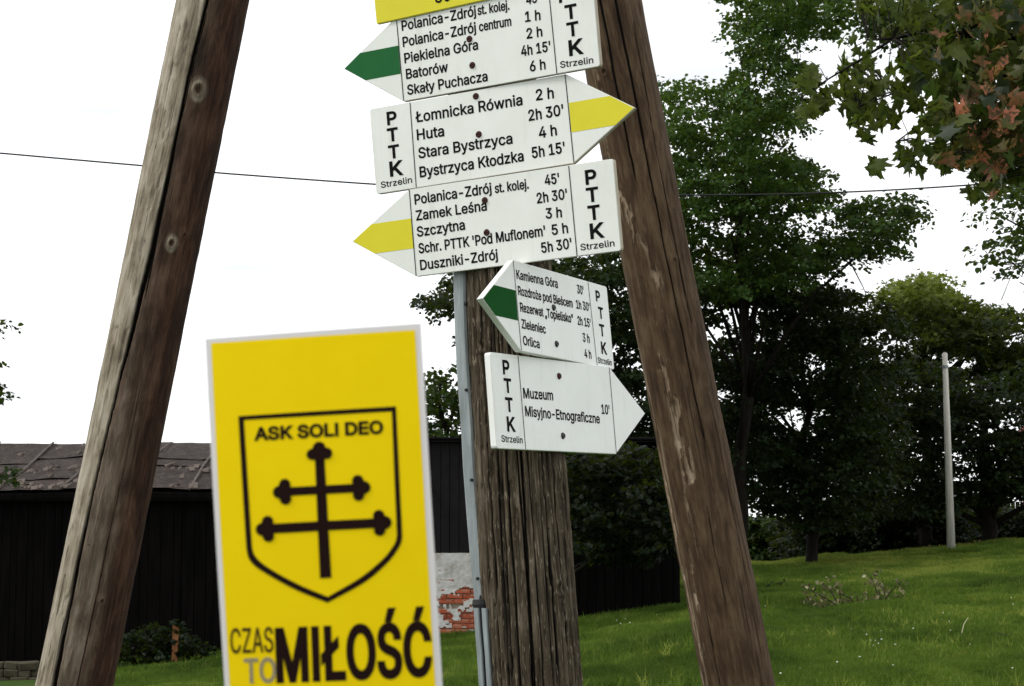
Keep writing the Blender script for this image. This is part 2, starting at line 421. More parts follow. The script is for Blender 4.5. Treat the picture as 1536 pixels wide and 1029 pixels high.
    190,509,269,490,269,452,269,471,240,452,183,452,212,452,183,320,183,57,183,189,212,57,269,57,240,57,269,38,269,0,269,19,190,0,75,467,3,9,104,145,146,189,104,169,104,
    216,104,193,116,232,139,261,128,247,151,275,174,303,162,290,187,317,212,344,199,331,262,399,364,509,313,454,392,509,448,509,420,509,376,431,231,276,304,353,230,276,
    228,276,229,276,187,233,7,60,0,82,0,60,170,60,509,60,339,82,509,125,509,103,509,125,451,125,334,125,392,124,298,124,225,124,261,124,214,125,193,124,204,125,129,125,0,
    125,64,103,0,4,372,0,398,0,311,86,188,259,249,173,201,276,228,309,215,293,302,206,449,0,375,103,423,0,76,393,1,6,60,0,160,0,60,170,60,509,60,339,82,509,125,509,103,
    509,125,358,125,57,125,208,203,57,361,57,282,57,361,38,361,0,361,19,261,0,77,628,1,40,60,0,81,0,60,170,60,509,60,339,91,509,152,509,121,509,193,402,277,187,235,294,
    280,180,287,159,284,170,291,148,299,123,295,136,303,110,311,84,307,97,315,71,322,49,319,59,317,49,307,49,312,49,310,59,318,83,314,70,322,95,330,121,326,108,334,134,
    342,158,338,147,346,170,352,187,349,179,394,294,476,509,435,402,507,509,568,509,537,509,568,339,568,0,568,170,547,0,504,0,525,0,504,97,504,291,504,194,504,302,504,
    327,504,314,505,340,505,369,505,354,505,383,506,413,506,398,506,428,507,457,507,443,509,457,513,457,511,457,508,441,498,409,503,426,492,393,482,363,487,378,477,348,
    467,322,472,334,463,309,456,291,459,299,418,194,342,0,380,97,323,0,286,0,305,0,248,97,170,291,209,194,167,299,159,321,163,309,155,333,145,361,150,346,140,376,129,408,
    135,391,124,424,112,457,118,441,114,457,119,457,117,457,119,444,120,416,120,431,120,401,121,372,121,387,121,357,122,328,121,342,122,315,122,291,122,302,122,194,122,0,
    122,97,101,0,79,533,2,12,267,-7,311,-7,223,-7,150,25,184,4,116,46,70,115,90,76,50,154,40,254,40,201,40,308,70,393,50,354,90,432,150,484,116,462,184,505,267,516,223,
    516,311,516,384,484,350,505,418,462,464,393,444,432,483,354,493,254,493,308,493,201,464,115,483,154,444,76,384,25,418,46,350,4,12,267,53,236,53,297,53,349,76,325,61,
    374,91,408,144,394,114,423,174,430,254,430,211,430,298,408,365,423,335,394,395,349,433,374,417,325,448,267,456,297,456,236,456,184,433,209,448,159,417,125,364,140,
    394,111,334,103,254,103,297,103,211,125,144,111,174,140,114,184,76,159,92,209,61,80,445,1,20,60,0,82,0,60,170,60,509,60,339,118,509,235,509,177,509,274,509,332,487,
    307,502,358,473,390,430,377,454,402,405,409,348,409,378,409,317,390,265,402,290,377,241,332,207,358,222,307,193,235,186,274,186,193,186,109,186,151,186,109,205,109,
    242,109,224,150,242,233,242,191,242,259,242,297,256,281,247,313,265,333,294,325,278,341,310,344,348,344,328,344,368,333,402,341,386,325,417,297,439,313,430,280,448,
    232,452,259,452,196,452,125,452,160,452,125,301,125,0,125,151,103,0,82,449,2,20,60,0,82,0,60,170,60,509,60,339,119,509,236,509,177,509,275,509,333,489,307,502,359,
    475,390,433,378,457,403,410,409,352,409,382,409,321,390,271,403,295,378,248,333,217,359,230,307,204,236,198,275,198,189,198,96,198,143,198,96,217,96,255,96,236,142,
    255,234,255,188,255,260,255,298,267,281,259,314,275,334,300,326,286,341,315,345,352,345,332,345,372,334,405,341,390,326,420,298,440,314,431,281,448,233,452,259,452,
    197,452,125,452,161,452,125,301,125,0,125,151,103,0,4,353,0,378,0,312,76,230,229,271,153,254,229,303,229,279,229,344,153,428,0,386,76,403,0,83,447,1,39,224,-9,263,-9,
    187,-9,128,9,155,-3,100,21,64,60,79,38,49,82,38,137,40,107,60,137,104,137,82,137,106,117,123,88,112,101,134,75,166,59,149,65,184,52,224,49,203,49,247,49,286,60,268,
    53,304,68,329,92,319,78,340,105,346,139,346,121,346,155,332,179,341,169,323,189,296,205,311,198,281,211,245,222,264,217,224,228,184,239,204,234,142,251,86,289,109,
    268,63,311,52,372,52,339,52,401,75,448,60,426,90,469,138,498,111,486,164,510,227,516,194,516,261,516,316,498,290,510,342,486,377,449,362,469,392,428,401,378,400,404,
    380,378,337,378,358,378,335,403,302,437,323,423,281,451,225,459,256,459,203,459,167,448,184,455,151,441,129,418,138,431,120,406,115,376,115,391,115,358,131,334,120,
    344,142,323,169,308,154,314,184,302,212,293,199,297,230,289,264,279,247,284,279,275,312,264,295,270,328,257,359,238,344,248,373,227,395,198,385,214,404,181,408,139,
    408,162,408,111,386,64,401,86,372,41,323,11,351,24,296,-2,84,449,1,8,32,452,85,452,32,471,32,509,32,490,160,509,417,509,288,509,417,490,417,452,417,471,363,452,257,
    452,310,452,257,301,257,0,257,151,235,0,193,0,214,0,193,151,193,452,193,301,139,452,90,438,1,20,42,0,161,0,42,15,42,46,42,31,119,159,273,385,196,272,284,400,306,431,
    295,415,318,446,341,476,329,461,343,469,348,454,346,461,327,453,285,452,306,453,264,452,223,452,244,452,162,452,40,452,101,452,40,471,40,509,40,490,159,509,397,509,
    278,509,397,493,397,462,397,477,321,351,169,129,245,240,158,113,134,81,146,97,122,65,97,33,110,49,95,40,90,54,93,47,111,55,152,57,132,56,173,57,214,57,193,57,276,57,
    399,57,338,57,399,38,399,0,399,19,280,0,97,389,2,32,160,-9,182,-9,136,-9,94,5,114,-4,75,14,48,45,59,27,36,62,30,108,30,83,30,130,43,161,35,147,52,175,78,193,63,185,
    92,201,125,211,108,207,143,215,178,220,160,218,201,223,234,227,219,225,248,228,265,235,258,231,272,239,276,255,276,245,276,255,276,257,276,256,276,272,267,297,273,
    286,261,308,240,322,252,316,228,328,196,331,213,331,178,331,149,322,162,328,136,317,118,301,126,309,110,292,100,274,104,283,80,280,41,291,61,285,50,314,79,346,62,332,
    95,360,133,375,113,369,153,381,194,384,173,384,208,384,239,379,223,383,255,376,286,360,271,370,301,351,322,320,313,338,332,303,337,251,337,280,337,168,337,0,337,84,
    317,0,277,0,297,0,277,17,277,52,277,35,275,52,272,52,274,52,268,43,252,25,261,34,243,15,215,1,230,7,200,-5,14,170,45,155,45,193,45,228,59,212,50,243,68,263,93,255,79,
    271,107,276,138,276,122,276,155,276,190,276,173,273,187,259,182,268,184,251,180,231,176,242,178,221,174,200,171,210,172,190,170,175,168,182,169,161,166,134,159,147,
    163,121,154,103,139,111,148,96,131,92,105,92,119,92,92,102,72,95,81,109,63,130,52,118,57,142,48,99,396,1,30,207,-8,226,-8,173,-8,117,16,143,0,91,33,56,85,71,56,41,
    114,34,187,34,149,34,227,56,291,41,262,71,321,117,360,91,343,143,376,207,384,173,384,226,384,260,377,243,382,276,372,305,356,292,365,319,347,340,322,330,335,350,309,
    362,277,357,294,342,272,303,262,322,267,300,272,290,289,296,281,285,297,270,311,278,305,262,317,242,325,253,322,232,328,207,330,220,330,182,330,145,310,161,323,129,
    297,108,258,116,280,100,237,96,187,96,213,96,162,108,117,100,139,116,96,145,66,129,79,161,53,207,46,182,46,220,46,243,52,232,48,253,55,271,66,263,60,279,72,292,89,
    286,80,297,97,304,117,301,107,324,112,363,102,343,107,358,85,341,56,351,70,332,43,306,21,320,31,293,12,261,-1,277,4,244,-6,100,424,2,19,195,-8,219,-8,164,-8,111,16,
    136,0,87,32,55,84,68,55,41,114,34,189,34,149,34,229,55,293,41,263,69,322,112,361,88,345,136,376,196,384,164,384,219,384,253,373,238,381,268,365,287,346,279,356,296,
    336,306,319,302,327,308,319,311,319,309,319,311,382,311,509,311,446,331,509,372,509,351,509,372,339,372,0,372,170,352,0,313,0,332,0,313,20,313,59,313,39,311,59,307,
    59,309,59,302,51,287,31,295,42,278,21,252,4,267,12,238,-4,12,205,47,181,47,227,47,263,65,247,53,279,77,299,115,291,94,308,136,312,189,312,161,312,217,300,263,308,242,
    292,284,263,312,279,300,247,324,205,330,228,330,181,330,145,311,161,324,129,299,108,261,116,282,100,240,96,189,96,216,96,162,109,117,100,138,117,95,145,66,129,78,161,
    53,101,404,1,32,212,-8,238,-8,175,-8,117,16,143,0,90,33,56,85,70,56,41,114,34,187,34,148,34,226,55,290,41,260,69,319,115,359,89,343,141,376,205,384,171,384,226,384,
    266,374,246,381,285,367,319,341,303,356,335,326,357,282,348,306,366,258,371,194,371,228,371,186,371,169,371,178,272,169,75,169,174,169,75,187,75,221,75,204,163,221,
    338,221,250,221,329,215,310,202,319,208,310,227,298,269,306,249,290,288,263,314,278,303,247,325,205,330,228,330,182,330,146,313,163,325,130,302,109,270,118,288,100,
    251,96,211,96,232,96,200,96,178,96,189,96,150,110,106,101,126,120,87,151,61,134,72,168,51,212,46,189,46,228,46,254,53,241,48,266,57,285,73,277,64,294,82,306,105,301,
    93,325,101,365,91,345,96,359,71,335,39,349,54,321,24,283,4,303,13,262,-4,102,254,2,4,228,379,154,379,228,362,228,327,228,344,154,327,6,327,80,327,6,344,6,379,6,362,
    80,379,13,81,0,101,0,81,144,81,432,81,288,81,453,96,486,86,471,106,500,135,519,119,511,152,526,187,530,169,530,201,530,222,527,213,529,232,525,243,521,238,523,238,
    503,227,468,233,486,224,470,215,472,220,471,210,473,195,474,203,474,176,474,154,460,163,469,146,451,142,419,142,437,142,279,142,0,142,140,121,0,103,425,2,30,207,-151,
    238,-151,179,-151,134,-140,155,-147,113,-132,82,-110,96,-123,69,-98,51,-69,58,-84,67,-60,101,-41,84,-50,107,-49,122,-66,113,-57,130,-75,154,-88,141,-82,168,-94,207,
    -97,186,-97,238,-97,282,-75,263,-90,302,-60,311,-6,311,-37,311,19,311,68,311,44,310,68,306,68,308,68,301,60,287,41,295,51,278,32,252,16,267,23,238,8,195,5,219,5,164,
    5,113,27,137,12,88,41,55,90,69,62,41,118,34,191,34,152,34,230,55,293,41,264,69,322,112,361,88,345,137,376,196,384,165,384,220,384,253,373,239,381,268,365,288,346,280,
    356,297,336,308,319,303,327,309,319,313,319,311,319,313,339,313,379,313,359,333,379,372,379,353,379,372,250,372,-9,372,121,372,-42,350,-90,365,-69,335,-111,291,-136,
    316,-126,266,-146,12,205,59,181,59,228,59,264,75,248,64,280,86,300,121,292,101,308,141,312,193,312,165,312,220,300,264,308,243,292,284,264,312,280,301,248,324,205,
    330,228,330,181,330,145,312,161,324,129,299,109,262,117,283,100,242,96,193,96,219,96,166,109,123,100,143,117,103,145,76,129,87,162,65,104,410,1,19,114,227,114,249,
    114,151,114,0,114,76,93,0,53,0,73,0,53,170,53,509,53,339,73,509,114,509,93,509,114,435,114,287,114,361,110,287,102,287,106,287,114,322,152,362,131,347,174,377,227,
    384,199,384,253,384,295,369,276,379,315,358,341,321,330,342,352,299,357,240,357,273,357,160,357,0,357,80,337,0,296,0,316,0,296,78,296,235,296,157,296,265,273,304,288,
    288,258,321,210,329,237,329,192,329,161,317,175,325,146,309,126,283,135,298,118,267,105,167,2,4,53,0,73,0,53,126,53,379,53,253,73,379,114,379,93,379,114,253,114,0,
    114,126,93,0,8,84,443,95,443,72,443,54,455,62,447,45,462,41,483,41,472,41,494,54,512,45,504,62,520,84,524,72,524,95,524,114,512,106,520,122,504,126,483,126,494,126,
    472,114,455,122,462,106,447,106,167,2,11,53,379,53,243,73,379,114,379,93,379,114,243,114,-30,114,106,114,-53,102,-90,110,-73,93,-107,65,-129,81,-120,48,-138,4,-143,
    28,-143,-1,-143,-10,-143,-5,-143,-10,-124,-10,-87,-10,-105,-6,-87,2,-87,-2,-87,20,-87,40,-72,32,-82,49,-62,53,-29,53,-48,53,107,8,83,443,95,443,72,443,53,455,62,447,
    45,462,41,483,41,472,41,494,53,512,45,504,62,520,83,524,72,524,95,524,114,512,105,520,122,504,126,483,126,494,126,472,114,455,122,462,105,447,107,381,3,7,110,137,132,
    158,110,162,110,212,110,187,113,212,121,212,117,212,175,268,284,379,230,323,310,379,360,379,335,379,301,319,184,199,243,259,182,199,177,199,179,199,155,178,4,53,0,73,
    0,53,170,53,509,53,339,73,509,114,509,93,509,114,339,114,0,114,170,93,0,4,294,0,320,0,245,62,148,186,197,124,162,200,191,229,177,214,252,152,372,0,312,76,346,0,108,
    189,1,12,139,-2,147,-2,110,-2,74,20,88,5,60,35,53,84,53,57,53,226,53,509,53,367,73,509,114,509,93,509,114,372,114,99,114,235,114,81,120,62,116,69,125,55,146,52,133,
    52,152,52,160,53,157,52,164,53,170,54,167,54,173,37,181,3,177,20,175,1,162,-1,169,0,154,-2,109,610,1,34,53,0,73,0,53,126,53,379,53,253,72,379,112,379,92,379,112,351,
    112,295,112,323,111,295,108,295,109,295,113,316,132,346,121,332,144,359,172,376,157,369,187,383,219,386,203,386,247,386,287,361,270,378,305,344,321,295,316,322,318,
    295,312,295,315,295,317,313,337,343,325,329,349,357,381,375,364,367,398,382,437,386,416,386,459,386,497,372,479,381,515,362,541,328,530,348,551,309,557,255,557,285,
    557,170,557,0,557,85,536,0,496,0,516,0,496,85,496,254,496,169,496,281,473,313,488,301,457,325,419,330,439,330,402,330,374,320,387,327,362,313,345,290,352,303,339,278,
    335,247,335,263,335,165,335,0,335,82,315,0,274,0,295,0,274,87,274,260,274,173,274,281,253,311,267,298,239,324,199,330,221,330,185,330,158,320,171,327,144,313,126,289,
    134,303,118,276,114,238,114,258,114,159,114,0,114,79,93,0,110,410,1,19,114,227,114,249,114,151,114,0,114,76,93,0,53,0,73,0,53,126,53,379,53,253,72,379,112,379,92,379,
    112,349,112,287,112,318,109,287,102,287,106,287,114,322,152,362,131,347,174,377,227,384,199,384,253,384,295,369,276,379,314,358,341,321,330,342,352,299,357,240,357,
    273,357,160,357,0,357,80,337,0,296,0,316,0,296,78,296,235,296,157,296,265,273,304,288,288,258,321,210,329,237,329,192,329,161,317,175,325,146,309,126,283,135,298,118,
    267,111,415,2,12,207,-8,242,-8,173,-8,117,16,143,0,91,33,56,85,71,56,41,114,34,187,34,149,34,227,56,291,41,262,71,321,117,360,91,343,143,376,207,384,173,384,242,384,
    299,360,273,376,325,343,359,291,345,321,374,262,381,187,381,227,381,149,359,85,374,114,345,56,299,16,325,33,273,0,12,207,46,182,46,233,46,270,66,254,53,287,79,307,
    117,299,96,315,139,319,187,319,162,319,213,307,258,315,236,299,280,270,310,287,297,254,323,207,330,233,330,182,330,145,310,161,323,129,297,108,258,116,280,100,237,96,
    187,96,213,96,162,108,117,100,139,116,96,145,66,129,79,161,53,112,424,2,19,53,-143,73,-143,53,31,53,379,53,205,72,379,112,379,92,379,112,359,112,319,112,339,114,319,
    118,319,116,319,123,327,137,346,129,336,145,356,171,373,157,365,186,381,229,384,205,384,261,384,313,361,289,376,337,345,370,293,356,322,383,263,390,189,390,229,390,
    149,370,84,383,114,356,55,313,16,337,32,289,0,229,-8,261,-8,206,-8,173,4,187,-4,158,12,138,31,146,21,130,42,118,59,123,51,117,59,114,59,115,59,114,-8,114,-143,114,
    -76,93,-143,12,220,47,197,47,244,47,279,66,263,53,295,78,316,117,308,95,324,138,328,189,328,162,328,216,316,261,324,240,308,282,280,311,296,299,264,324,220,330,244,
    330,197,330,161,312,177,324,145,300,125,263,133,284,117,242,113,189,113,217,113,161,125,115,117,136,133,94,162,65,146,77,178,53,114,259,1,16,53,0,73,0,53,126,53,379,
    53,253,72,379,112,379,92,379,112,360,112,321,112,340,113,321,115,321,114,321,122,340,152,367,135,355,170,379,213,385,190,385,218,385,229,384,223,385,235,384,243,384,
    240,384,243,363,243,322,243,343,242,323,230,324,237,323,223,325,207,326,215,326,189,326,159,315,173,322,145,307,126,284,134,297,118,270,114,237,114,255,114,158,114,0,
    114,79,93,0,115,365,1,32,182,-8,211,-8,156,-8,112,3,133,-4,92,11,62,38,75,23,49,53,36,94,40,72,55,98,94,107,74,102,99,86,124,60,109,70,139,50,181,45,158,45,208,45,
    244,62,229,51,260,74,268,103,268,87,268,116,254,136,263,127,245,144,212,155,231,151,191,160,149,170,170,165,115,178,72,208,89,191,55,225,47,274,47,247,47,296,65,332,
    53,315,77,348,115,370,94,361,136,380,187,384,160,384,213,384,254,372,235,380,272,365,299,339,287,353,310,325,324,290,319,309,305,286,268,277,287,281,263,292,243,316,
    255,304,230,327,187,333,212,333,165,333,131,317,146,327,116,306,109,277,109,293,109,263,124,243,114,252,134,235,172,223,150,228,191,218,229,209,210,214,264,201,306,
    171,290,188,323,154,331,107,331,133,331,84,312,47,325,64,300,30,260,6,282,16,237,-3,116,227,2,4,204,379,138,379,204,362,204,327,204,344,138,327,6,327,72,327,6,344,6,
    379,6,362,72,379,12,65,471,65,345,85,471,126,471,106,471,126,347,126,98,126,222,126,81,136,61,129,69,143,54,170,50,154,50,174,50,185,51,179,50,191,52,202,54,197,53,
    206,36,213,2,209,19,207,0,192,-3,200,-2,184,-4,168,-4,176,-4,136,-4,92,21,110,4,74,38,65,93,65,62,65,219,117,410,1,19,182,-5,211,-5,157,-5,115,11,134,0,95,21,69,59,
    80,37,58,80,53,139,53,107,53,219,53,379,53,299,73,379,114,379,93,379,114,301,114,144,114,222,114,114,137,75,121,91,152,58,200,50,173,50,218,50,249,62,235,54,264,70,
    283,97,275,81,292,112,296,153,296,131,296,228,296,379,296,304,316,379,357,379,337,379,357,253,357,0,357,126,337,0,298,0,318,0,298,31,298,92,298,61,301,92,307,92,304,
    92,295,57,257,17,279,32,235,2,119,567,1,30,138,0,158,0,99,126,23,379,61,253,44,379,87,379,66,379,103,324,133,214,118,269,140,191,154,137,147,165,161,108,175,41,168,
    76,172,41,165,41,168,41,172,75,186,135,179,106,193,163,206,214,199,190,221,269,252,379,237,324,273,379,316,379,295,379,332,324,362,214,347,269,368,190,382,136,375,
    164,388,107,402,41,395,76,399,41,391,41,395,41,399,75,413,135,406,107,420,164,434,214,427,190,449,269,480,379,465,324,502,379,545,379,523,379,506,253,429,0,468,126,
    409,0,368,0,389,0,352,57,319,172,335,114,314,189,305,225,309,207,300,243,291,280,295,261,286,299,277,338,281,318,281,338,291,338,286,338,286,319,277,280,281,299,272,
    261,263,225,267,243,258,206,248,172,253,189,231,114,199,0,215,57,178,0,121,389,1,22,47,-139,51,-140,52,-121,61,-86,57,-103,65,-86,71,-87,68,-87,83,-90,104,-89,94,-91,
    114,-87,130,-74,122,-82,138,-66,151,-36,145,-53,155,-24,163,-1,159,-13,114,126,17,379,66,252,40,379,84,379,62,379,111,305,165,155,138,230,174,132,187,87,181,109,193,
    64,206,21,199,42,198,21,184,21,191,21,190,42,202,87,196,64,209,110,224,155,216,132,251,230,305,379,278,305,327,379,371,379,349,379,316,234,204,-58,260,88,196,-78,177,
    -107,187,-94,166,-120,139,-136,153,-129,125,-142,91,-145,109,-145,81,-145,65,-143,72,-144,57,-142,122,380,1,12,42,0,141,0,42,15,42,46,42,30,112,137,254,320,183,228,
    254,321,254,323,254,322,185,323,48,323,117,323,48,342,48,379,48,361,143,379,333,379,238,379,333,363,333,331,333,347,264,241,126,60,195,150,126,59,126,56,126,58,197,
    56,339,56,268,56,339,38,339,0,339,19,240,0,243,415,3,12,207,-8,242,-8,173,-8,117,16,143,0,91,33,56,85,71,56,41,114,34,187,34,149,34,227,56,291,41,262,71,321,117,360,
    91,343,143,376,207,384,173,384,242,384,299,360,273,376,325,343,359,291,345,321,374,262,381,187,381,227,381,149,359,85,374,114,345,56,299,16,325,33,273,0,12,207,46,
    182,46,233,46,270,66,254,53,287,79,307,117,299,96,315,139,319,187,319,162,319,213,307,258,315,236,299,280,270,310,287,297,254,323,207,330,233,330,182,330,145,310,161,
    323,129,297,108,258,116,280,100,237,96,187,96,213,96,162,108,117,100,139,116,96,145,66,129,79,161,53,4,181,429,197,429,197,462,228,529,212,496,251,529,297,529,274,
    529,275,496,231,429,253,462,214,429,262,510,2,30,267,-7,293,-7,223,-7,150,25,184,4,116,46,70,115,89,76,50,154,40,254,40,201,40,308,70,393,50,354,89,432,150,484,116,
    462,184,505,267,516,223,516,293,516,340,504,317,512,363,497,402,471,384,486,420,457,448,418,436,439,460,398,473,348,468,374,451,348,408,348,430,348,404,366,389,395,
    398,381,381,408,357,428,370,419,345,438,315,449,331,444,300,454,267,456,284,456,236,456,184,432,208,448,159,417,125,364,139,394,111,334,103,254,103,297,103,211,125,
    145,111,175,140,115,184,76,159,92,209,61,267,53,236,53,284,53,315,60,300,55,331,65,357,81,345,71,370,90,389,114,381,101,398,128,408,160,404,143,430,160,473,160,451,
    160,469,135,448,91,460,111,436,70,402,38,421,52,384,23,341,5,363,12,318,-3,4,239,558,256,558,255,592,287,659,271,625,310,659,355,659,333,659,333,625,290,558,311,592,
    273,558,321,413,2,6,81,0,181,0,81,170,81,509,81,339,102,509,145,509,124,509,145,358,145,57,145,208,224,57,382,57,303,57,382,38,382,0,382,19,281,0,4,16,173,101,222,16,
    194,16,237,16,216,101,286,270,384,185,335,270,362,270,319,270,341,185,270,322,207,2,12,151,-2,158,-2,121,-2,85,20,99,5,71,35,64,84,64,57,64,226,64,509,64,367,84,509,
    125,509,105,509,125,372,125,99,125,235,125,81,131,62,127,69,136,55,157,52,144,52,164,52,172,53,168,52,175,53,181,54,178,54,185,37,192,3,188,20,187,1,173,-1,180,0,166,
    -2,4,6,225,65,259,6,244,6,280,6,262,65,314,183,382,124,348,183,364,183,328,183,346,124,294,346,447,2,39,224,-9,263,-9,187,-9,128,9,155,-3,100,21,64,60,79,38,49,82,38,
    137,40,107,60,137,104,137,82,137,106,117,123,88,112,101,134,75,166,59,149,65,184,52,224,49,203,49,247,49,286,60,268,53,304,68,329,92,319,78,340,105,346,139,346,121,
    346,155,332,179,341,169,323,189,296,205,311,198,281,211,245,222,264,217,224,228,184,239,204,234,142,251,86,289,109,268,63,311,52,372,52,339,52,401,75,448,60,426,90,
    469,138,498,111,486,164,510,227,516,194,516,261,516,316,498,290,510,342,486,377,449,362,469,392,428,401,378,400,404,380,378,337,378,358,378,335,403,302,437,323,423,
    281,451,225,459,256,459,203,459,167,448,184,455,151,441,129,418,138,431,120,406,115,376,115,391,115,358,131,334,120,344,142,323,169,308,154,314,184,302,212,293,199,
    297,230,289,264,279,247,284,279,275,312,264,295,270,328,257,359,238,344,248,373,227,395,198,385,214,404,181,408,139,408,162,408,111,386,64,401,86,372,41,323,11,351,
    24,296,-2,4,196,558,213,558,212,592,244,659,228,625,267,659,312,659,289,659,290,625,246,558,268,592,229,558,347,365,2,32,182,-8,211,-8,156,-8,112,3,133,-4,92,11,62,
    38,75,23,49,53,36,94,40,72,55,98,94,107,74,102,99,86,124,60,109,70,139,50,181,45,158,45,208,45,244,62,229,51,260,74,268,103,268,87,268,116,254,136,263,127,245,144,
    212,155,231,151,191,160,149,170,170,165,115,178,72,208,89,191,55,225,47,274,47,247,47,296,65,332,53,315,77,348,115,370,94,361,136,380,187,384,160,384,213,384,254,372,
    235,380,272,365,299,339,287,353,310,325,324,290,319,309,305,286,268,277,287,281,263,292,243,316,255,304,230,327,187,333,212,333,165,333,131,317,146,327,116,306,109,
    277,109,293,109,263,124,243,114,252,134,235,172,223,150,228,191,218,229,209,210,214,264,201,306,171,290,188,323,154,331,107,331,133,331,84,312,47,325,64,300,30,260,6,
    282,16,237,-3,4,159,429,176,429,175,462,207,529,191,496,230,529,276,529,253,529,254,496,210,429,232,462,193,429,380,380,2,12,42,0,141,0,42,15,42,46,42,30,112,137,254,
    320,183,228,254,321,254,323,254,322,185,323,48,323,117,323,48,342,48,379,48,361,143,379,333,379,238,379,333,363,333,331,333,347,264,241,126,60,195,150,126,59,126,56,
    126,58,197,56,339,56,268,56,339,38,339,0,339,19,240,0,8,187,443,199,443,175,443,157,455,165,447,149,462,144,483,144,472,144,494,157,512,149,504,165,520,187,524,175,
    524,199,524,217,512,209,520,225,504,229,483,229,494,229,472,217,455,225,462,209,447,8221,300,2,4,52,318,67,318,62,382,82,509,72,445,105,509,151,509,128,509,133,445,
    98,318,116,382,83,318,4,175,318,190,318,185,382,205,509,195,445,228,509,274,509,251,509,257,445,222,318,239,382,206,318,8222,287,2,4,38,-119,54,-119,48,-56,68,71,58,
    8,91,71,138,71,114,71,120,8,85,-119,103,-56,69,-119,4,161,-119,177,-119,172,-56,192,71,182,8,215,71,261,71,238,71,243,8,208,-119,226,-56,193,-119,
]
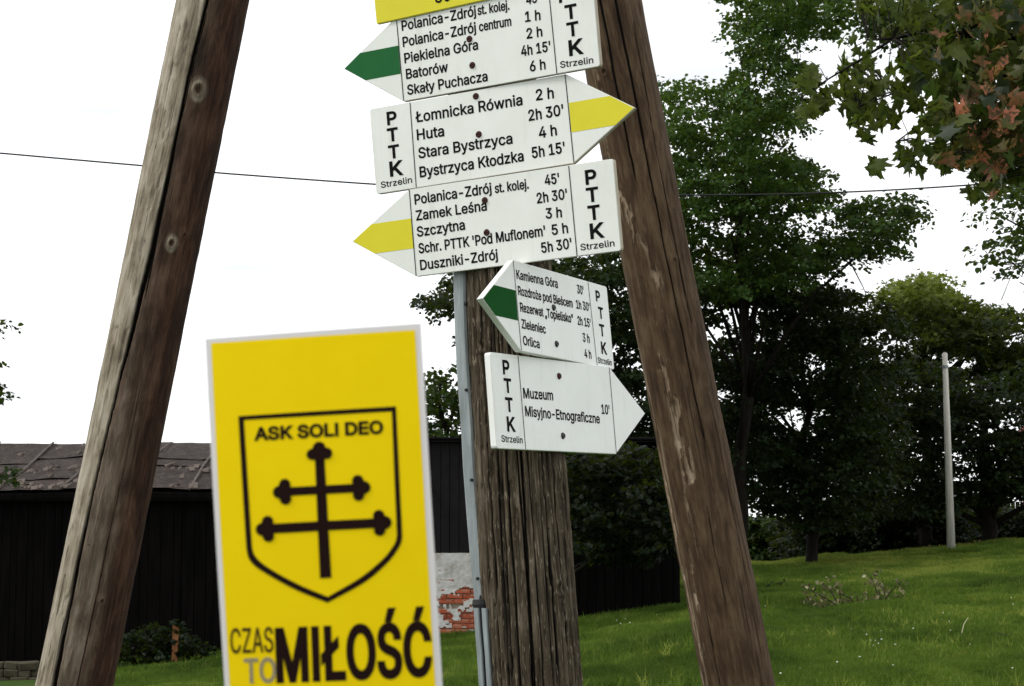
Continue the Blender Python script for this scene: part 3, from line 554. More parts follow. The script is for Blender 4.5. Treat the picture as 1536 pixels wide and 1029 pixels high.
SG = {
    '1': {
        'TL': [-0.2888, 4.4056, 1.2563],
        'u': [0.8913, -0.4504, 0.0518],
        'v': [-0.0827, -0.0492, 0.9954],
        'n': [-0.4458, -0.8915, -0.0811],
        'w': 0.538,
        'h': 0.2154,
        'tl': 0.1657,
        'tv': 0.1055,
        'side': -1,
        'scr': [[0.1982, -0.0917],
            [0.2002, -0.1572]],
        'txt': [['Polanica-Zdrój', 0.0127, -0.0385, 0.2219, -0.038],
            ['st. kolej.', 0.2275, -0.0372, 0.3135, -0.0392],
            ['Polanica-Zdrój', 0.0121, -0.0795, 0.2182, -0.0781],
            ['centrum', 0.2278, -0.0779, 0.3148, -0.0788],
            ['Piekielna Góra', 0.013, -0.1207, 0.2198, -0.1208],
            ['Batorów', 0.014, -0.1609, 0.132, -0.1615],
            ['Skały Puchacza', 0.014, -0.201, 0.2385, -0.202],
            ["45'", 0.3608, -0.0352, 0.3951, -0.0352],
            ['1 h', 0.3535, -0.0767, 0.3935, -0.0785],
            ['2 h', 0.3541, -0.1179, 0.3947, -0.1187],
            ["4h 15'", 0.3357, -0.1575, 0.4129, -0.1581],
            ['6 h', 0.3555, -0.1983, 0.396, -0.1987],
            ['Strzelin', 0.4354, -0.2026, 0.5213, -0.205]],
        'vl': [['P', 0.4605, -0.0462, 0.4596, -0.0151],
            ['T', 0.4748, -0.0894, 0.4735, -0.0574],
            ['T', 0.4757, -0.1314, 0.4743, -0.0999],
            ['K', 0.4796, -0.1774, 0.4775, -0.1427]],
        'div': [[-0.0008, -0.001, 0.0007, -0.2141],
            [0.4219, -0.0356, 0.4247, -0.2132]],
        'stripe': [[-0.002, -0.0734],
            [0.0005, -0.1446],
            [-0.1013, -0.1454],
            [-0.1144, -0.074]],
    },
    '2': {
        'TL': [-0.3588, 4.4516, 1.0301],
        'u': [0.9067, -0.4169, 0.0631],
        'v': [-0.0836, -0.0312, 0.996],
        'n': [-0.4133, -0.9084, -0.0632],
        'w': 0.5375,
        'h': 0.2164,
        'tl': 0.1674,
        'tv': 0.1084,
        'side': 1,
        'scr': [[0.2966, -0.0149],
            [0.2959, -0.1094]],
        'txt': [['Łomnicka Równia', 0.1283, -0.0533, 0.4186, -0.0556],
            ['Huta', 0.1277, -0.0978, 0.202, -0.0987],
            ['Stara Bystrzyca', 0.1282, -0.144, 0.3837, -0.1449],
            ['Bystrzyca Kłodzka', 0.1274, -0.1916, 0.4094, -0.1916],
            ['2 h', 0.4561, -0.0509, 0.5015, -0.0521],
            ["2h 30'", 0.4325, -0.0972, 0.5229, -0.0971],
            ['4 h', 0.4558, -0.1426, 0.5013, -0.1424],
            ["5h 15'", 0.4334, -0.1885, 0.5183, -0.1874],
            ['Strzelin', 0.0156, -0.2025, 0.1032, -0.2012]],
        'vl': [['P', 0.0611, -0.0471, 0.0615, -0.0165],
            ['T', 0.0597, -0.0891, 0.0607, -0.0581],
            ['T', 0.0593, -0.1323, 0.0604, -0.1013],
            ['K', 0.0618, -0.1769, 0.062, -0.1422]],
        'div': [[0.1156, 0.0013, 0.1139, -0.2121],
            [0.5361, -0.002, 0.539, -0.2147]],
        'stripe': [[0.5405, -0.0711],
            [0.5404, -0.1418],
            [0.6395, -0.142],
            [0.641, -0.0697]],
    },
    '3': {
        'TL': [-0.2558, 4.4206, 0.8202],
        'u': [0.8951, -0.4429, 0.0508],
        'v': [-0.0846, -0.0567, 0.9948],
        'n': [-0.4377, -0.8948, -0.0882],
        'w': 0.5518,
        'h': 0.2184,
        'tl': 0.1764,
        'tv': 0.1097,
        'side': -1,
        'scr': [[0.2065, -0.0547],
            [0.2042, -0.1332]],
        'txt': [['Polanica-Zdrój', 0.0134, -0.0396, 0.2268, -0.0389],
            ['st. kolej.', 0.2369, -0.0403, 0.327, -0.041],
            ['Zamek Leśna', 0.0137, -0.0798, 0.2099, -0.0792],
            ['Szczytna', 0.0128, -0.1203, 0.1459, -0.1183],
            ["Schr. PTTK 'Pod Muflonem'", 0.0136, -0.162, 0.3602, -0.1597],
            ['Duszniki-Zdrój', 0.0139, -0.2037, 0.2285, -0.2018],
            ["45'", 0.3716, -0.0393, 0.4085, -0.0392],
            ["2h 30'", 0.3467, -0.0799, 0.4255, -0.0791],
            ['3 h', 0.3662, -0.1192, 0.4074, -0.1208],
            ['5 h', 0.3789, -0.1604, 0.4201, -0.1599],
            ["5h 30'", 0.3475, -0.1999, 0.4264, -0.1976],
            ['Strzelin', 0.449, -0.2058, 0.5361, -0.2056]],
        'vl': [['P', 0.4912, -0.0513, 0.491, -0.0194],
            ['T', 0.491, -0.0935, 0.4913, -0.0617],
            ['T', 0.4912, -0.1363, 0.4915, -0.1045],
            ['K', 0.4946, -0.1809, 0.4945, -0.1471]],
        'div': [[0.0004, -0.0003, -0.0005, -0.2177],
            [0.4368, -0.0005, 0.4382, -0.2165]],
        'stripe': [[-0.0064, -0.0725],
            [-0.0047, -0.1484],
            [-0.1084, -0.1468],
            [-0.1057, -0.0733]],
    },
    '4': {
        'TL': [0.0029, 4.2368, 0.6161],
        'u': [0.4891, 0.8721, -0.0145],
        'v': [-0.0823, 0.0627, 0.9946],
        'n': [0.8684, -0.4853, 0.1025],
        'w': 0.5012,
        'h': 0.2199,
        'tl': 0.1629,
        'tv': 0.113,
        'side': -1,
        'scr': [[0.1864, -0.0935],
            [0.1849, -0.1843]],
        'txt': [['Kamienna Góra', 0.0095, -0.0443, 0.2193, -0.0398],
            ['Rozdroże pod Bieścem', 0.011, -0.0834, 0.2919, -0.0809],
            ['Rezerwat „Topielisko”', 0.0143, -0.1231, 0.2877, -0.1206],
            ['Zieleniec', 0.0145, -0.1631, 0.1339, -0.1639],
            ['Orlica', 0.0148, -0.2031, 0.095, -0.2041],
            ["30'", 0.326, -0.0394, 0.3608, -0.0388],
            ["1h 30'", 0.3125, -0.0801, 0.3868, -0.0788],
            ["2h 15'", 0.3125, -0.1216, 0.3843, -0.1212],
            ['3 h', 0.3331, -0.163, 0.3702, -0.1629],
            ['4 h', 0.3344, -0.2037, 0.3715, -0.2034],
            ['Strzelin', 0.4076, -0.2108, 0.4869, -0.2106]],
        'vl': [['P', 0.4419, -0.0461, 0.4436, -0.0196],
            ['T', 0.4498, -0.09, 0.4495, -0.0621],
            ['T', 0.4476, -0.1365, 0.4487, -0.1076],
            ['K', 0.449, -0.1831, 0.4489, -0.1538]],
        'div': [[-0.0012, -0.0004, 0.0019, -0.2193],
            [0.3912, -0.0029, 0.4003, -0.2179]],
        'stripe': [[-0.0007, -0.0748],
            [-0.0028, -0.1461],
            [-0.1047, -0.1483],
            [-0.1023, -0.074]],
    },
    '5': {
        'TL': [-0.051, 4.1567, 0.3891],
        'u': [0.5557, 0.8313, 0.0062],
        'v': [-0.0711, 0.0402, 0.9967],
        'n': [0.8283, -0.5543, 0.0814],
        'w': 0.541,
        'h': 0.2245,
        'tl': 0.1689,
        'tv': 0.1129,
        'side': 1,
        'scr': [[0.2934, -0.0389],
            [0.2908, -0.1861]],
        'txt': [['Muzeum', 0.1283, -0.101, 0.2584, -0.1],
            ['Misyjno-Etnograficzne', 0.1307, -0.144, 0.4711, -0.1486],
            ["10'", 0.4851, -0.1232, 0.5241, -0.1236],
            ['Strzelin', 0.0218, -0.2084, 0.1096, -0.2097]],
        'vl': [['P', 0.0619, -0.048, 0.0615, -0.0166],
            ['T', 0.0634, -0.0911, 0.063, -0.0597],
            ['T', 0.0638, -0.136, 0.0634, -0.1048],
            ['K', 0.0657, -0.1823, 0.0655, -0.1501]],
        'div': [[0.1166, 0.0011, 0.1205, -0.2212],
            [0.54, -0.0002, 0.5417, -0.2246]],
        'stripe': [],
    },
    'leaf': {
        'O': [-0.1029, 0.6, 0.0606],
        'u': [0.9974, 0.0, 0.0724],
        'v': [-0.0724, 0.0, 0.9974],
        'W': 0.0725,
        'edge': [[-0.0, 0.0],
            [0.0725, -0.0],
            [0.0715, -0.1203],
            [0.0, -0.1151]],
        'inner': [[0.0019, -0.0016],
            [0.0704, -0.0021],
            [0.0692, -0.1201],
            [0.0017, -0.1152]],
        'so': [[0.0098, -0.0268],
            [0.0624, -0.0273],
            [0.0617, -0.0704],
            [0.0592, -0.0756],
            [0.0547, -0.0801],
            [0.0478, -0.0849],
            [0.0357, -0.0904],
            [0.0262, -0.0858],
            [0.0175, -0.0804],
            [0.0117, -0.0758],
            [0.01, -0.0709]],
        'si': [[0.0112, -0.0278],
            [0.0613, -0.0285],
            [0.0603, -0.07],
            [0.0579, -0.0749],
            [0.0536, -0.079],
            [0.0467, -0.0837],
            [0.0359, -0.089],
            [0.0271, -0.0846],
            [0.0184, -0.0792],
            [0.0131, -0.0747],
            [0.0115, -0.0704]],
        'cross': {'v': [[0.0361, -0.0409],
            [0.0356, -0.0823]], 'h1': [[0.0236, -0.053],
            [0.0486, -0.0535]], 'h2': [[0.0172, -0.0648],
            [0.0548, -0.0655]]},
        'txt': [['ASK SOLI DEO', 0.0151, -0.0352, 0.0574, -0.0359, 0.0574, -0.0324],
            ['CZAS', 0.0028, -0.1046, 0.0168, -0.1051, 0.017, -0.0978],
            ['TO', 0.0069, -0.1146, 0.017, -0.1149, 0.0172, -0.1073],
            ['MIŁOŚĆ', 0.0179, -0.1148, 0.0679, -0.1163, 0.0685, -0.0989]],
    },
}
# ------------------------------------------------------------------ ground
_hx = np.array([-60, -14, -8, -1, 1, 2.7, 6, 11, 13, 20, 40, 90.])
_hz = np.array([-1.3, -0.95, -0.75, -0.2, 0.05, 0.3, 0.45, 0.8, 1.02, 1.5, 2.0, 2.4])
def ground_z(X, Y):
    X = np.asarray(X, float); Y = np.asarray(Y, float)
    z = smooth(6, 28, Y) * np.interp(X, _hx, _hz)
    z = z + 0.05 * (vn(X * 0.5 + 50, Y * 0.35, seed=3) - 0.5) + 0.03 * (vn(X * 1.3 + 50, Y * 1.1, seed=4) - 0.5)
    return z - 0.055 * np.clip(Y - 47, 0, 60) - 0.004 * np.clip(Y - 107, 0, 3000)

def on_ground(px, py):
    r = ray(px, py); lo = 10.0
    ts = np.linspace(10, 120, 1200)
    P_ = r[None, :] * (ts / r[1])[:, None] + np.array([0, 0, EYE])
    below = P_[:, 2] < ground_z(P_[:, 0], P_[:, 1])
    i = int(np.argmax(below)) if below.any() else len(ts) - 1
    p = P_[i]; p[2] = float(ground_z(p[0], p[1])); return p

def seq(parts):
    return np.unique(np.concatenate([np.arange(a, b, s) for a, b, s in parts]))
gx = seq([(-2500, -300, 220), (-300, -60, 24), (-60, -14, 2.5), (-14, 18, 0.3), (18, 60, 2.5), (60, 300, 24), (300, 2600, 220)])
gy = seq([(-60, 0, 6), (0, 14, 1), (14, 50, 0.3), (50, 120, 3), (120, 400, 25), (400, 3600, 250)])
XX, YY = np.meshgrid(gx, gy)
ZZ = ground_z(XX, YY)
V = np.stack([XX, YY, ZZ], -1).reshape(-1, 3)
nx, ny = len(gx), len(gy)
ii = (np.arange(ny - 1)[:, None] * nx + np.arange(nx - 1)[None, :]).ravel()
t = NT('meadow_soil_and_turf')
v = t.coords()
n1 = t.noise(v, 0.55, 5, 0.6); n2 = t.noise(v, 14, 5, 0.7)
c = t.ramp(n1, [(0.3, (0.020, 0.045, 0.007)), (0.5, (0.032, 0.070, 0.010)), (0.7, (0.055, 0.088, 0.014))])
c = t.mix(t.math('MULTIPLY', n2, 0.5), c, (0.018, 0.030, 0.006))
t.base(c, 0.95, 0.1); t.bump(n2, 0.6, 0.05)
M['turf'] = t.m
g = mesh('ground', V, np.stack([ii, ii + 1, ii + nx + 1, ii + nx], -1), M['turf'], smooth_=True)
tag(g, kind='structure')

# ------------------------------------------------------------------ leaning wooden poles
CUT = {}
def log(name, P0, P1, r0, r1, fine, nseg, nrow, disp, mat, parent, wear=None, bend=0.0):
    """log from P0 (foot) to P1 (top); fine=(s0,s1) is the stretch in metres that gets dense rows.
    disp(a, s) -> radial offset, a = angle (0 faces the viewer, + to the right)"""
    P0, P1 = np.array(P0), np.array(P1)
    Ln = np.linalg.norm(P1 - P0); T = (P1 - P0) / Ln
    e2 = (P0 + P1) / 2 - np.array([0, 0, EYE]); e2 = e2 - (e2 @ T) * T; e2 /= np.linalg.norm(e2)   # away from the viewer
    e1 = np.cross(e2, T); e1 /= np.linalg.norm(e1)
    s = np.unique(np.concatenate([np.linspace(0, fine[0], 14), np.linspace(fine[0], fine[1], nrow), np.linspace(fine[1], Ln, 20)]))
    a = np.arange(nseg) / nseg * 2 * math.pi - math.pi
    A, S_ = np.meshgrid(a, s)
    rad = r0 + (r1 - r0) * S_ / Ln
    rad = rad * (1 + 0.012 * np.sin(2 * A + S_ * 1.1) + 0.01 * np.sin(3 * A - S_ * 0.8))
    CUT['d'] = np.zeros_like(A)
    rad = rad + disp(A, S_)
    shade_in = CUT['d']
    wob = bend * np.sin(S_ * 1.3 + 0.5)
    Pn = P0[None, None, :] + S_[..., None] * T + (rad * np.sin(A) + wob)[..., None] * e1 - (rad * np.cos(A))[..., None] * e2
    V = Pn.reshape(-1, 3)
    m = len(s)
    ii = (np.arange(m - 1)[:, None] * nseg + np.arange(nseg)[None, :])
    jj = (np.arange(m - 1)[:, None] * nseg + ((np.arange(nseg) + 1) % nseg)[None, :])
    Fq = np.stack([ii, jj, jj + nseg, ii + nseg], -1).reshape(-1, 4)
    # end grain
    c1 = len(V); V = np.vstack([V, P0 + 0 * T, P1 + 0.002 * T])
    k = np.arange(nseg); k2 = (k + 1) % nseg
    caps = np.concatenate([np.stack([k2, k, np.full(nseg, c1), np.full(nseg, c1)], -1)[:, :3], np.stack([k + (m - 1) * nseg, k2 + (m - 1) * nseg, np.full(nseg, c1 + 1)], -1)])
    me = bpy.data.meshes.new(name)
    off = np.array(parent.location)
    me.vertices.add(len(V)); me.vertices.foreach_set('co', (V - off).astype(np.float32).ravel())
    li = np.concatenate([Fq.ravel(), caps.ravel()])
    me.loops.add(len(li)); me.loops.foreach_set('vertex_index', li.astype(np.int32))
    st = np.concatenate([np.arange(len(Fq)) * 4, len(Fq) * 4 + np.arange(len(caps)) * 3])
    me.polygons.add(len(st)); me.polygons.foreach_set('loop_start', st.astype(np.int32))
    me.update(calc_edges=True)
    me.polygons.foreach_set('use_smooth', np.ones(len(st), bool))
    gr = np.stack([A * r0, S_, np.cos(A) * 0.0], -1).reshape(-1, 3)
    # angle seam at the back is out of sight; mirror it so the grain meets there
    gr = np.vstack([gr, [[0, 0, 0], [0, Ln, 0]]])
    attr(me, 'grain', gr, 'FLOAT_VECTOR')
    w = np.zeros(len(V))
    if wear is not None: w[:A.size] = np.clip(wear(A, S_), 0, 1).ravel()
    attr(me, 'wear', w)
    w2_ = np.zeros(len(V)); w2_[:A.size] = np.clip(shade_in, 0, 1).ravel(); attr(me, 'crack_shade', w2_)
    return link(name, me, mat, parent), (P0, T, e1, e2, Ln)

def extend(pa, pb, down_to=None, up=None):
    """axis through two seen points, prolonged to the ground and up"""
    d = (pb - pa) / np.linalg.norm(pb - pa)
    if down_to is not None:
        k = (pa[2] - down_to) / d[2]; lo = pa - d * k
    else: lo = pa
    return lo, pb + d * up

def crack(A, S_, path, width, depth, jit=0.01, seed=0):
    """long drying crack: path = [(s, angle in degrees)...], width in metres"""
    ss, aa = zip(*path)
    c = np.interp(S_, ss, np.radians(aa)) + jit * (vn(S_ * 9, S_ * 0, seed=seed) - 0.5) * 2 + jit * 0.6 * (vn(S_ * 31, S_ * 0, seed=seed + 1) - 0.5)
    end = smooth(ss[0], ss[0] + 0.08, S_) * (1 - smooth(ss[-1] - 0.08, ss[-1], S_))
    w = width * (0.55 + 0.8 * vn(S_ * 4, S_ * 0, seed=seed + 2)) * end + 1e-5
    x = np.abs(A - c) * 0.105 / w
    CUT['d'] = np.maximum(CUT['d'], np.clip((1.2 - x) * 3.5, 0, 1) * (end > .05) * min(1, depth / .008))  # mask for the painted shade in the crack
    return -depth * end * np.clip(1.15 - x, 0, 1) ** 0.7

def knot(A, S_, s0, a0, r, h, r0):
    dx = (A - R(a0)) * r0; dy = (S_ - s0) * 0.75
    q = np.sqrt(dx * dx + dy * dy)
    return h * np.exp(-(q / r) ** 2) * (1 - 1.5 * np.exp(-(q / (r * 0.32)) ** 2)) + h * 0.30 * np.cos(q / r * 11) * np.exp(-(q / r) ** 2)

# --- centre post
base_c = p2w(799, 1029, 4.46); top_c = p2w(733, 0, 4.46)
lo, hi = extend(base_c, top_c, -0.25, 2.1)
s_b = np.linalg.norm(base_c - lo); s_t = np.linalg.norm(top_c - lo)
slope_r = (0.1028 - 0.1243) / (s_t - s_b)
_cr = []
for i in range(70):
    a0 = RNG.uniform(-95, 95); s0 = s_b - 0.3 + RNG.uniform(0, 2.0); ln = RNG.uniform(0.25, 1.1)
    _cr.append(([(s0, a0), (s0 + ln / 2, a0 + RNG.uniform(-2.5, 2.5)), (s0 + ln, a0 + RNG.uniform(-4, 4))], RNG.uniform(0.0008, 0.0021), RNG.uniform(0.004, 0.010), i))
for i in range(15):
    a0 = -88 + i * 12.4 + RNG.uniform(-4, 4)
    _cr.append(([(s_b - .3, a0), (s_b + .3, a0 + RNG.uniform(-1.5, 1.5)), (s_b + .9, a0 + RNG.uniform(-2, 2)), (s_b + RNG.uniform(1.0, 1.9), a0)], RNG.uniform(.0012, .0022), RNG.uniform(.009, .014), 200 + i * 5))
_cr += [([(s_b - .3, 2), (s_b + .5, 4), (s_b + 1.3, 1)], 0.0022, 0.014, 101), ([(s_b - .3, -28), (s_b + .6, -25), (s_b + 1.2, -27)], 0.0020, 0.012, 102), ([(s_b - .3, 33), (s_b + .5, 30), (s_b + .9, 31)], 0.0022, 0.012, 103)]
def disp_c(A, S_):
    u = A / (2 * math.pi)
    d = 0.0035 * (vn((u + .5) * 26, S_ * 1.3, seed=1, wrapx=26) - .5)
    d = d + 0.0040 * (vn((u + .5) * 90, S_ * 5, seed=2, wrapx=90) - .5)
    rd = 1 - 2 * np.abs(vn((u + .5) * 150, S_ * 9, seed=3, wrapx=150) - .5)
    d = d + 0.0042 * (rd ** 2.0 - 0.5)
    d = d - 0.006 * smooth(0.66, 0.80, vn((u + .5) * 120, S_ * 14, seed=6, wrapx=120))
    for p, w, dp, sd_ in _cr: d = d + crack(A, S_, p, w, dp, 0.008, sd_)
    d = d + knot(A, S_, s_b + .235, 40, .022, .006, .115) + knot(A, S_, s_b + .83, -38, .02, .006, .115)
    return d
post = empty('wooden_post', lo, 'upright grey cracked wooden post that carries the white arrow signs, steel strip down its side', 'post')
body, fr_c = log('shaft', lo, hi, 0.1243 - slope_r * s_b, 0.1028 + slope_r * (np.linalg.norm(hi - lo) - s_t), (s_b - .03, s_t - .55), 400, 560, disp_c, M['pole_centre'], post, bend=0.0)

# --- steel cable guard on the post's left flank: bent channel, a joint, then a slotted lower strip
def channel(pts, w, d, lip, flat=False):
    """U-shaped strip along points (seen left flank of the post)"""
    V, Fq = [], []
    prof = [(-w, d), (-w, 0.0), (-w * 0.72, -lip), (w * 0.72, -lip), (w, 0.0), (w, d)]
    inn = [(x * 0.86, y + 0.0022) for x, y in prof]
    loop = prof + inn[::-1]
    n = len(loop)
    for i, (p, tw) in enumerate(pts):
        ca, sa = math.cos(tw), math.sin(tw)
        for x, y in loop:
            V.append(np.array(p) + np.array([x * ca - y * sa, x * sa + y * ca, 0]))
        if i:
            for k in range(n):
                q = (k + 1) % n
                Fq.append(((i - 1) * n + k, (i - 1) * n + q, i * n + q, i * n + k))
    Fq.append(tuple(range(n))[::-1]); Fq.append(tuple((len(pts) - 1) * n + k for k in range(n)))
    return V, Fq
up = [(726, 905), (719, 840), (714, 780), (708, 700), (705, 640), (699, 560), (696, 500), (694, 440), (693, 380), (689, 250), (684, 100), (676, -100), (668, -300)]
ptsU = [(p2w(x - 4.5, y, 4.415), -0.42) for x, y in up]
Vg, Fg = channel(ptsU, 0.0165, 0.012, 0.0055)
gu = mesh('cable_guard', Vg, Fg, M['galv'], post)
low = [(745, 1160), (731, 1029), (728, 980), (725, 945), (723, 912)]
ptsL = [(p2w(x - 3, y, 4.385), -0.42) for x, y in low]
for sgn in (-1, 1):                                   # two steel legs either side of the open slot
    o = [((p[0] + sgn * 0.0105 * math.cos(tw), p[1] + sgn * 0.0105 * math.sin(tw), p[2]), tw) for p, tw in ptsL]
    V_, F_ = channel(o, 0.0068, 0.016, 0.003)
    mesh('guard_rail', V_, F_, M['galv'], post)
Vc, Fc = tube([p2w(x - 3, y, 4.40) for x, y in low] + [p2w(722, 890, 4.415)], [0.0065] * 6, 10)
mesh('cable', Vc, Fc, M['rubber'], post, smooth_=True)
Vc, Fc = tube([p2w(721.5, 914, 4.408), p2w(720.5, 906, 4.408), p2w(720, 899, 4.408)], [0.0175, 0.0205, 0.0185], 14)
mesh('joint_ring', Vc, Fc, M['rubber'], post)
for x, y in ((701, 455), (702, 585), (710, 720), (719, 868)):
    c0 = p2w(x - 2.5, y, 4.404)
    Vc, Fc = tube([c0, c0 + np.array([-.002, -.006, 0])], [0.0045, 0.0032], 8)
    mesh('bolt', Vc, Fc, M['steel'], post)

# --- left leaning strut
base_l = p2w(111.5, 1029, 5.0); top_l = p2w(320.5, 0, 5.0)
lo, hi = extend(base_l, top_l, -0.3, 3.2)
s_b = np.linalg.norm(base_l - lo); s_t = np.linalg.norm(top_l - lo); Lv = s_t - s_b
yy = lambda y: s_b + (1029 - y) / 1029 * Lv
CL = [(yy(1300), -34), (yy(1029), -32), (yy(850), -33), (yy(756), -31), (yy(640), -27), (yy(389), -15), (yy(136), -14), (yy(0), -8), (yy(-400), -4)]
CL2 = [(yy(480), -11), (yy(380), -11), (yy(200), -12), (yy(100), -9), (yy(20), -4)]
sc = [(yy(y), a, r) for y, a, r in ((148, 6, .024), (378, 12, .017), (362, 30, .010), (900, 14, .012))]
def disp_l(A, S_):
    u = A / (2 * math.pi)
    d = 0.004 * (vn((u + .5) * 14, S_ * 0.9, seed=11, wrapx=14) - .5)
    d = d + 0.0020 * (vn((u + .5) * 70, S_ * 7, seed=12, wrapx=70) - .5) + 0.0012 * (vn((u + .5) * 170, S_ * 30, seed=17, wrapx=170) - .5)
    lt = 1 - smooth(R(-32), R(-20), A)
    nick = smooth(0.70, 0.82, vn((u + .5) * 60, S_ * 16, seed=13, wrapx=60))
    d = d - 0.0030 * nick * (0.35 + lt)
    d = d + crack(A, S_, CL, 0.0060, 0.022, 0.012, 21) + crack(A, S_, CL2, 0.0022, 0.012, 0.012, 27)
    d = d + crack(A, S_, [(yy(1100), 2), (yy(900), 5), (yy(700), 8)], 0.0012, 0.006, 0.015, 31) + crack(A, S_, [(yy(330), -48), (yy(200), -46), (yy(60), -50)], 0.0012, 0.006, 0.015, 33)
    for s0, a0, r in sc: d = d + knot(A, S_, s0, a0, r, .0075, .104)
    return d
def wear_l(A, S_):
    c = np.interp(S_, [p[0] for p in CL], np.radians([p[1] for p in CL]))
    w = 1 - smooth(-0.015, 0.03, A - c + 0.02 * (vn(S_ * 12, A * 20, seed=5) - .5))
    w2 = (0.20 + 0.40 * smooth(yy(420), yy(900), S_)) * smooth(R(38), R(-30), A) * (.4 + .8 * vn(A * 9 + 9, S_ * 1.7, seed=15))        # the brown face is a little paler near the crack
    kn = sum(0.75 * np.exp(-((np.sqrt(((A - R(a0)) * .104) ** 2 + ((S_ - s0) * .75) ** 2) - r * .75) / (r * .38)) ** 2) * (.5 + vn(A * 60, S_ * 60, seed=91)) for s0, a0, r in sc[:2])
    return np.maximum(np.maximum(w, w2), kn)
st = empty('wooden_strut', lo, 'leaning wooden pole, pale weathered flank and long dark crack, left of the yellow card', 'pole')
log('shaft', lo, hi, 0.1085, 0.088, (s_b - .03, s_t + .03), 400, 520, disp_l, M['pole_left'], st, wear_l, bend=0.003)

# --- right leaning strut
base_r = p2w(1108, 1029, 5.6); top_r = p2w(911, 0, 5.6)
lo, hi = extend(base_r, top_r, -0.3, 2.4)
s_b2 = np.linalg.norm(base_r - lo); s_t2 = np.linalg.norm(top_r - lo); Lv2 = s_t2 - s_b2
yr = lambda y: s_b2 + (1029 - y) / 1029 * Lv2
def peel(A, S_):
    """where the skin of the wood has flaked off: a ragged band that winds down the left side"""
    band = np.interp(S_, [yr(1100), yr(950), yr(860), yr(780), yr(700), yr(560), yr(450), yr(370), yr(250), yr(60)],
                     np.radians([-75, -58, -52, -22, -14, -22, -8, -24, -52, -35]))
    wid = np.interp(S_, [yr(1100), yr(900), yr(700), yr(560), yr(370), yr(250), yr(60)], [.10, .20, .24, .16, .24, .16, .14])
    q = np.abs(A - band) / wid
    n = vn(A * 11 + 20, S_ * 13, seed=41) * .5 + vn(A * 30 + 20, S_ * 34, seed=42) * .35 + vn(A * 70 + 20, S_ * 80, seed=46) * .15
    m = smooth(0.54, 0.575, n + 0.20 * (1 - np.clip(q, 0, 2)) - 0.08)
    e = np.abs(A - R(-72)) / .22
    m2 = smooth(0.50, 0.56, vn(A * 12 + 60, S_ * 7, seed=44) * .6 + vn(A * 30, S_ * 24, seed=45) * .4 + .12 * (1 - np.clip(e, 0, 2.5)) - 0.01) * smooth(yr(1100), yr(950), S_) * (1 - smooth(yr(640), yr(500), S_))
    m = m * np.clip(1.6 - q, 0, 1) * smooth(.33, .43, vn(S_ * 8 + 3, A * 5 + 20, seed=48))
    return np.maximum(m, m2 * np.clip(1.5 - e, 0, 1))
def disp_r(A, S_):
    u = A / (2 * math.pi)
    d = 0.005 * (vn((u + .5) * 12, S_ * 0.8, seed=31, wrapx=12) - .5)
    d = d + 0.0022 * (vn((u + .5) * 60, S_ * 6, seed=32, wrapx=60) - .5) + 0.0010 * (vn((u + .5) * 140, S_ * 30, seed=37, wrapx=140) - .5)
    d = d - 0.0050 * peel(A, S_) + 0.003 * vn(A * 8 + 30, S_ * 7, seed=38)
    for p, w, dp, q in (([(yr(700), 22), (yr(400), 18), (yr(150), 17), (yr(-100), 15)], .0030, .010, 61), ([(yr(520), 40), (yr(250), 38), (yr(40), 42)], .0024, .009, 63),
                        ([(yr(300), -8), (yr(120), -10), (yr(-60), -8)], .0030, .010, 65), ([(yr(1100), -30), (yr(980), -33), (yr(900), -31)], .0014, .008, 67),
                        ([(yr(1029), 48), (yr(800), 50), (yr(600), 47)], .0018, .006, 69), ([(yr(930), 4), (yr(830), 2), (yr(760), 5)], .0013, .006, 71)):
        d = d + crack(A, S_, p, w, dp, 0.012, q)
    d = d + knot(A, S_, yr(410), 30, .012, .006, .105) + knot(A, S_, yr(118), -25, .016, .006, .105)
    return d
sr = empty('wooden_strut', lo, 'leaning brown wooden pole with peeling patches, passing behind the arrow tips of the signs', 'pole')
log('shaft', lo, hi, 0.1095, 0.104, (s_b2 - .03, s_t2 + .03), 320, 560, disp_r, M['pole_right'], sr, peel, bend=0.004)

# ------------------------------------------------------------------ lettering
GL = {}
_p = 0
while _p < len(GLYPHS):
    ch_, wd_, ns_ = GLYPHS[_p:_p + 3]; _p += 3
    sp_ = []
    for _ in range(ns_):
        m_ = GLYPHS[_p]; _p += 1
        sp_.append([tuple(GLYPHS[_p + 6 * i:_p + 6 * i + 6]) for i in range(m_)]); _p += 6 * m_
    GL[chr(ch_)] = (wd_, sp_)
GL['I'] = (190, [[(63, 0, 63, 0, 63, 0), (63, 509, 63, 509, 63, 509), (127, 509, 127, 509, 127, 509), (127, 0, 127, 0, 127, 0)]])
CAP = 509.0

def _sample(q, res):
    out = []
    n = len(q)
    for i in range(n):
        p, r_ = q[i], q[(i + 1) % n]
        P0_, P1_, P2_, P3_ = [np.array(v) for v in ((p[0], p[1]), (p[4], p[5]), (r_[2], r_[3]), (r_[0], r_[1]))]
        ch = P3_ - P0_; L_ = np.linalg.norm(ch) + 1e-12
        flat = max(abs(ch[0] * (P1_ - P0_)[1] - ch[1] * (P1_ - P0_)[0]), abs(ch[0] * (P2_ - P0_)[1] - ch[1] * (P2_ - P0_)[0])) / L_ < L_ * .02
        for k in range(1 if flat else res):
            t_ = k / res
            out.append(P0_ * (1 - t_) ** 3 + 3 * P1_ * t_ * (1 - t_) ** 2 + 3 * P2_ * t_ * t_ * (1 - t_) + P3_ * t_ ** 3)
    keep = [p for i, p in enumerate(out) if np.linalg.norm(p - out[i - 1]) > 1e-7]
    return np.array(keep)

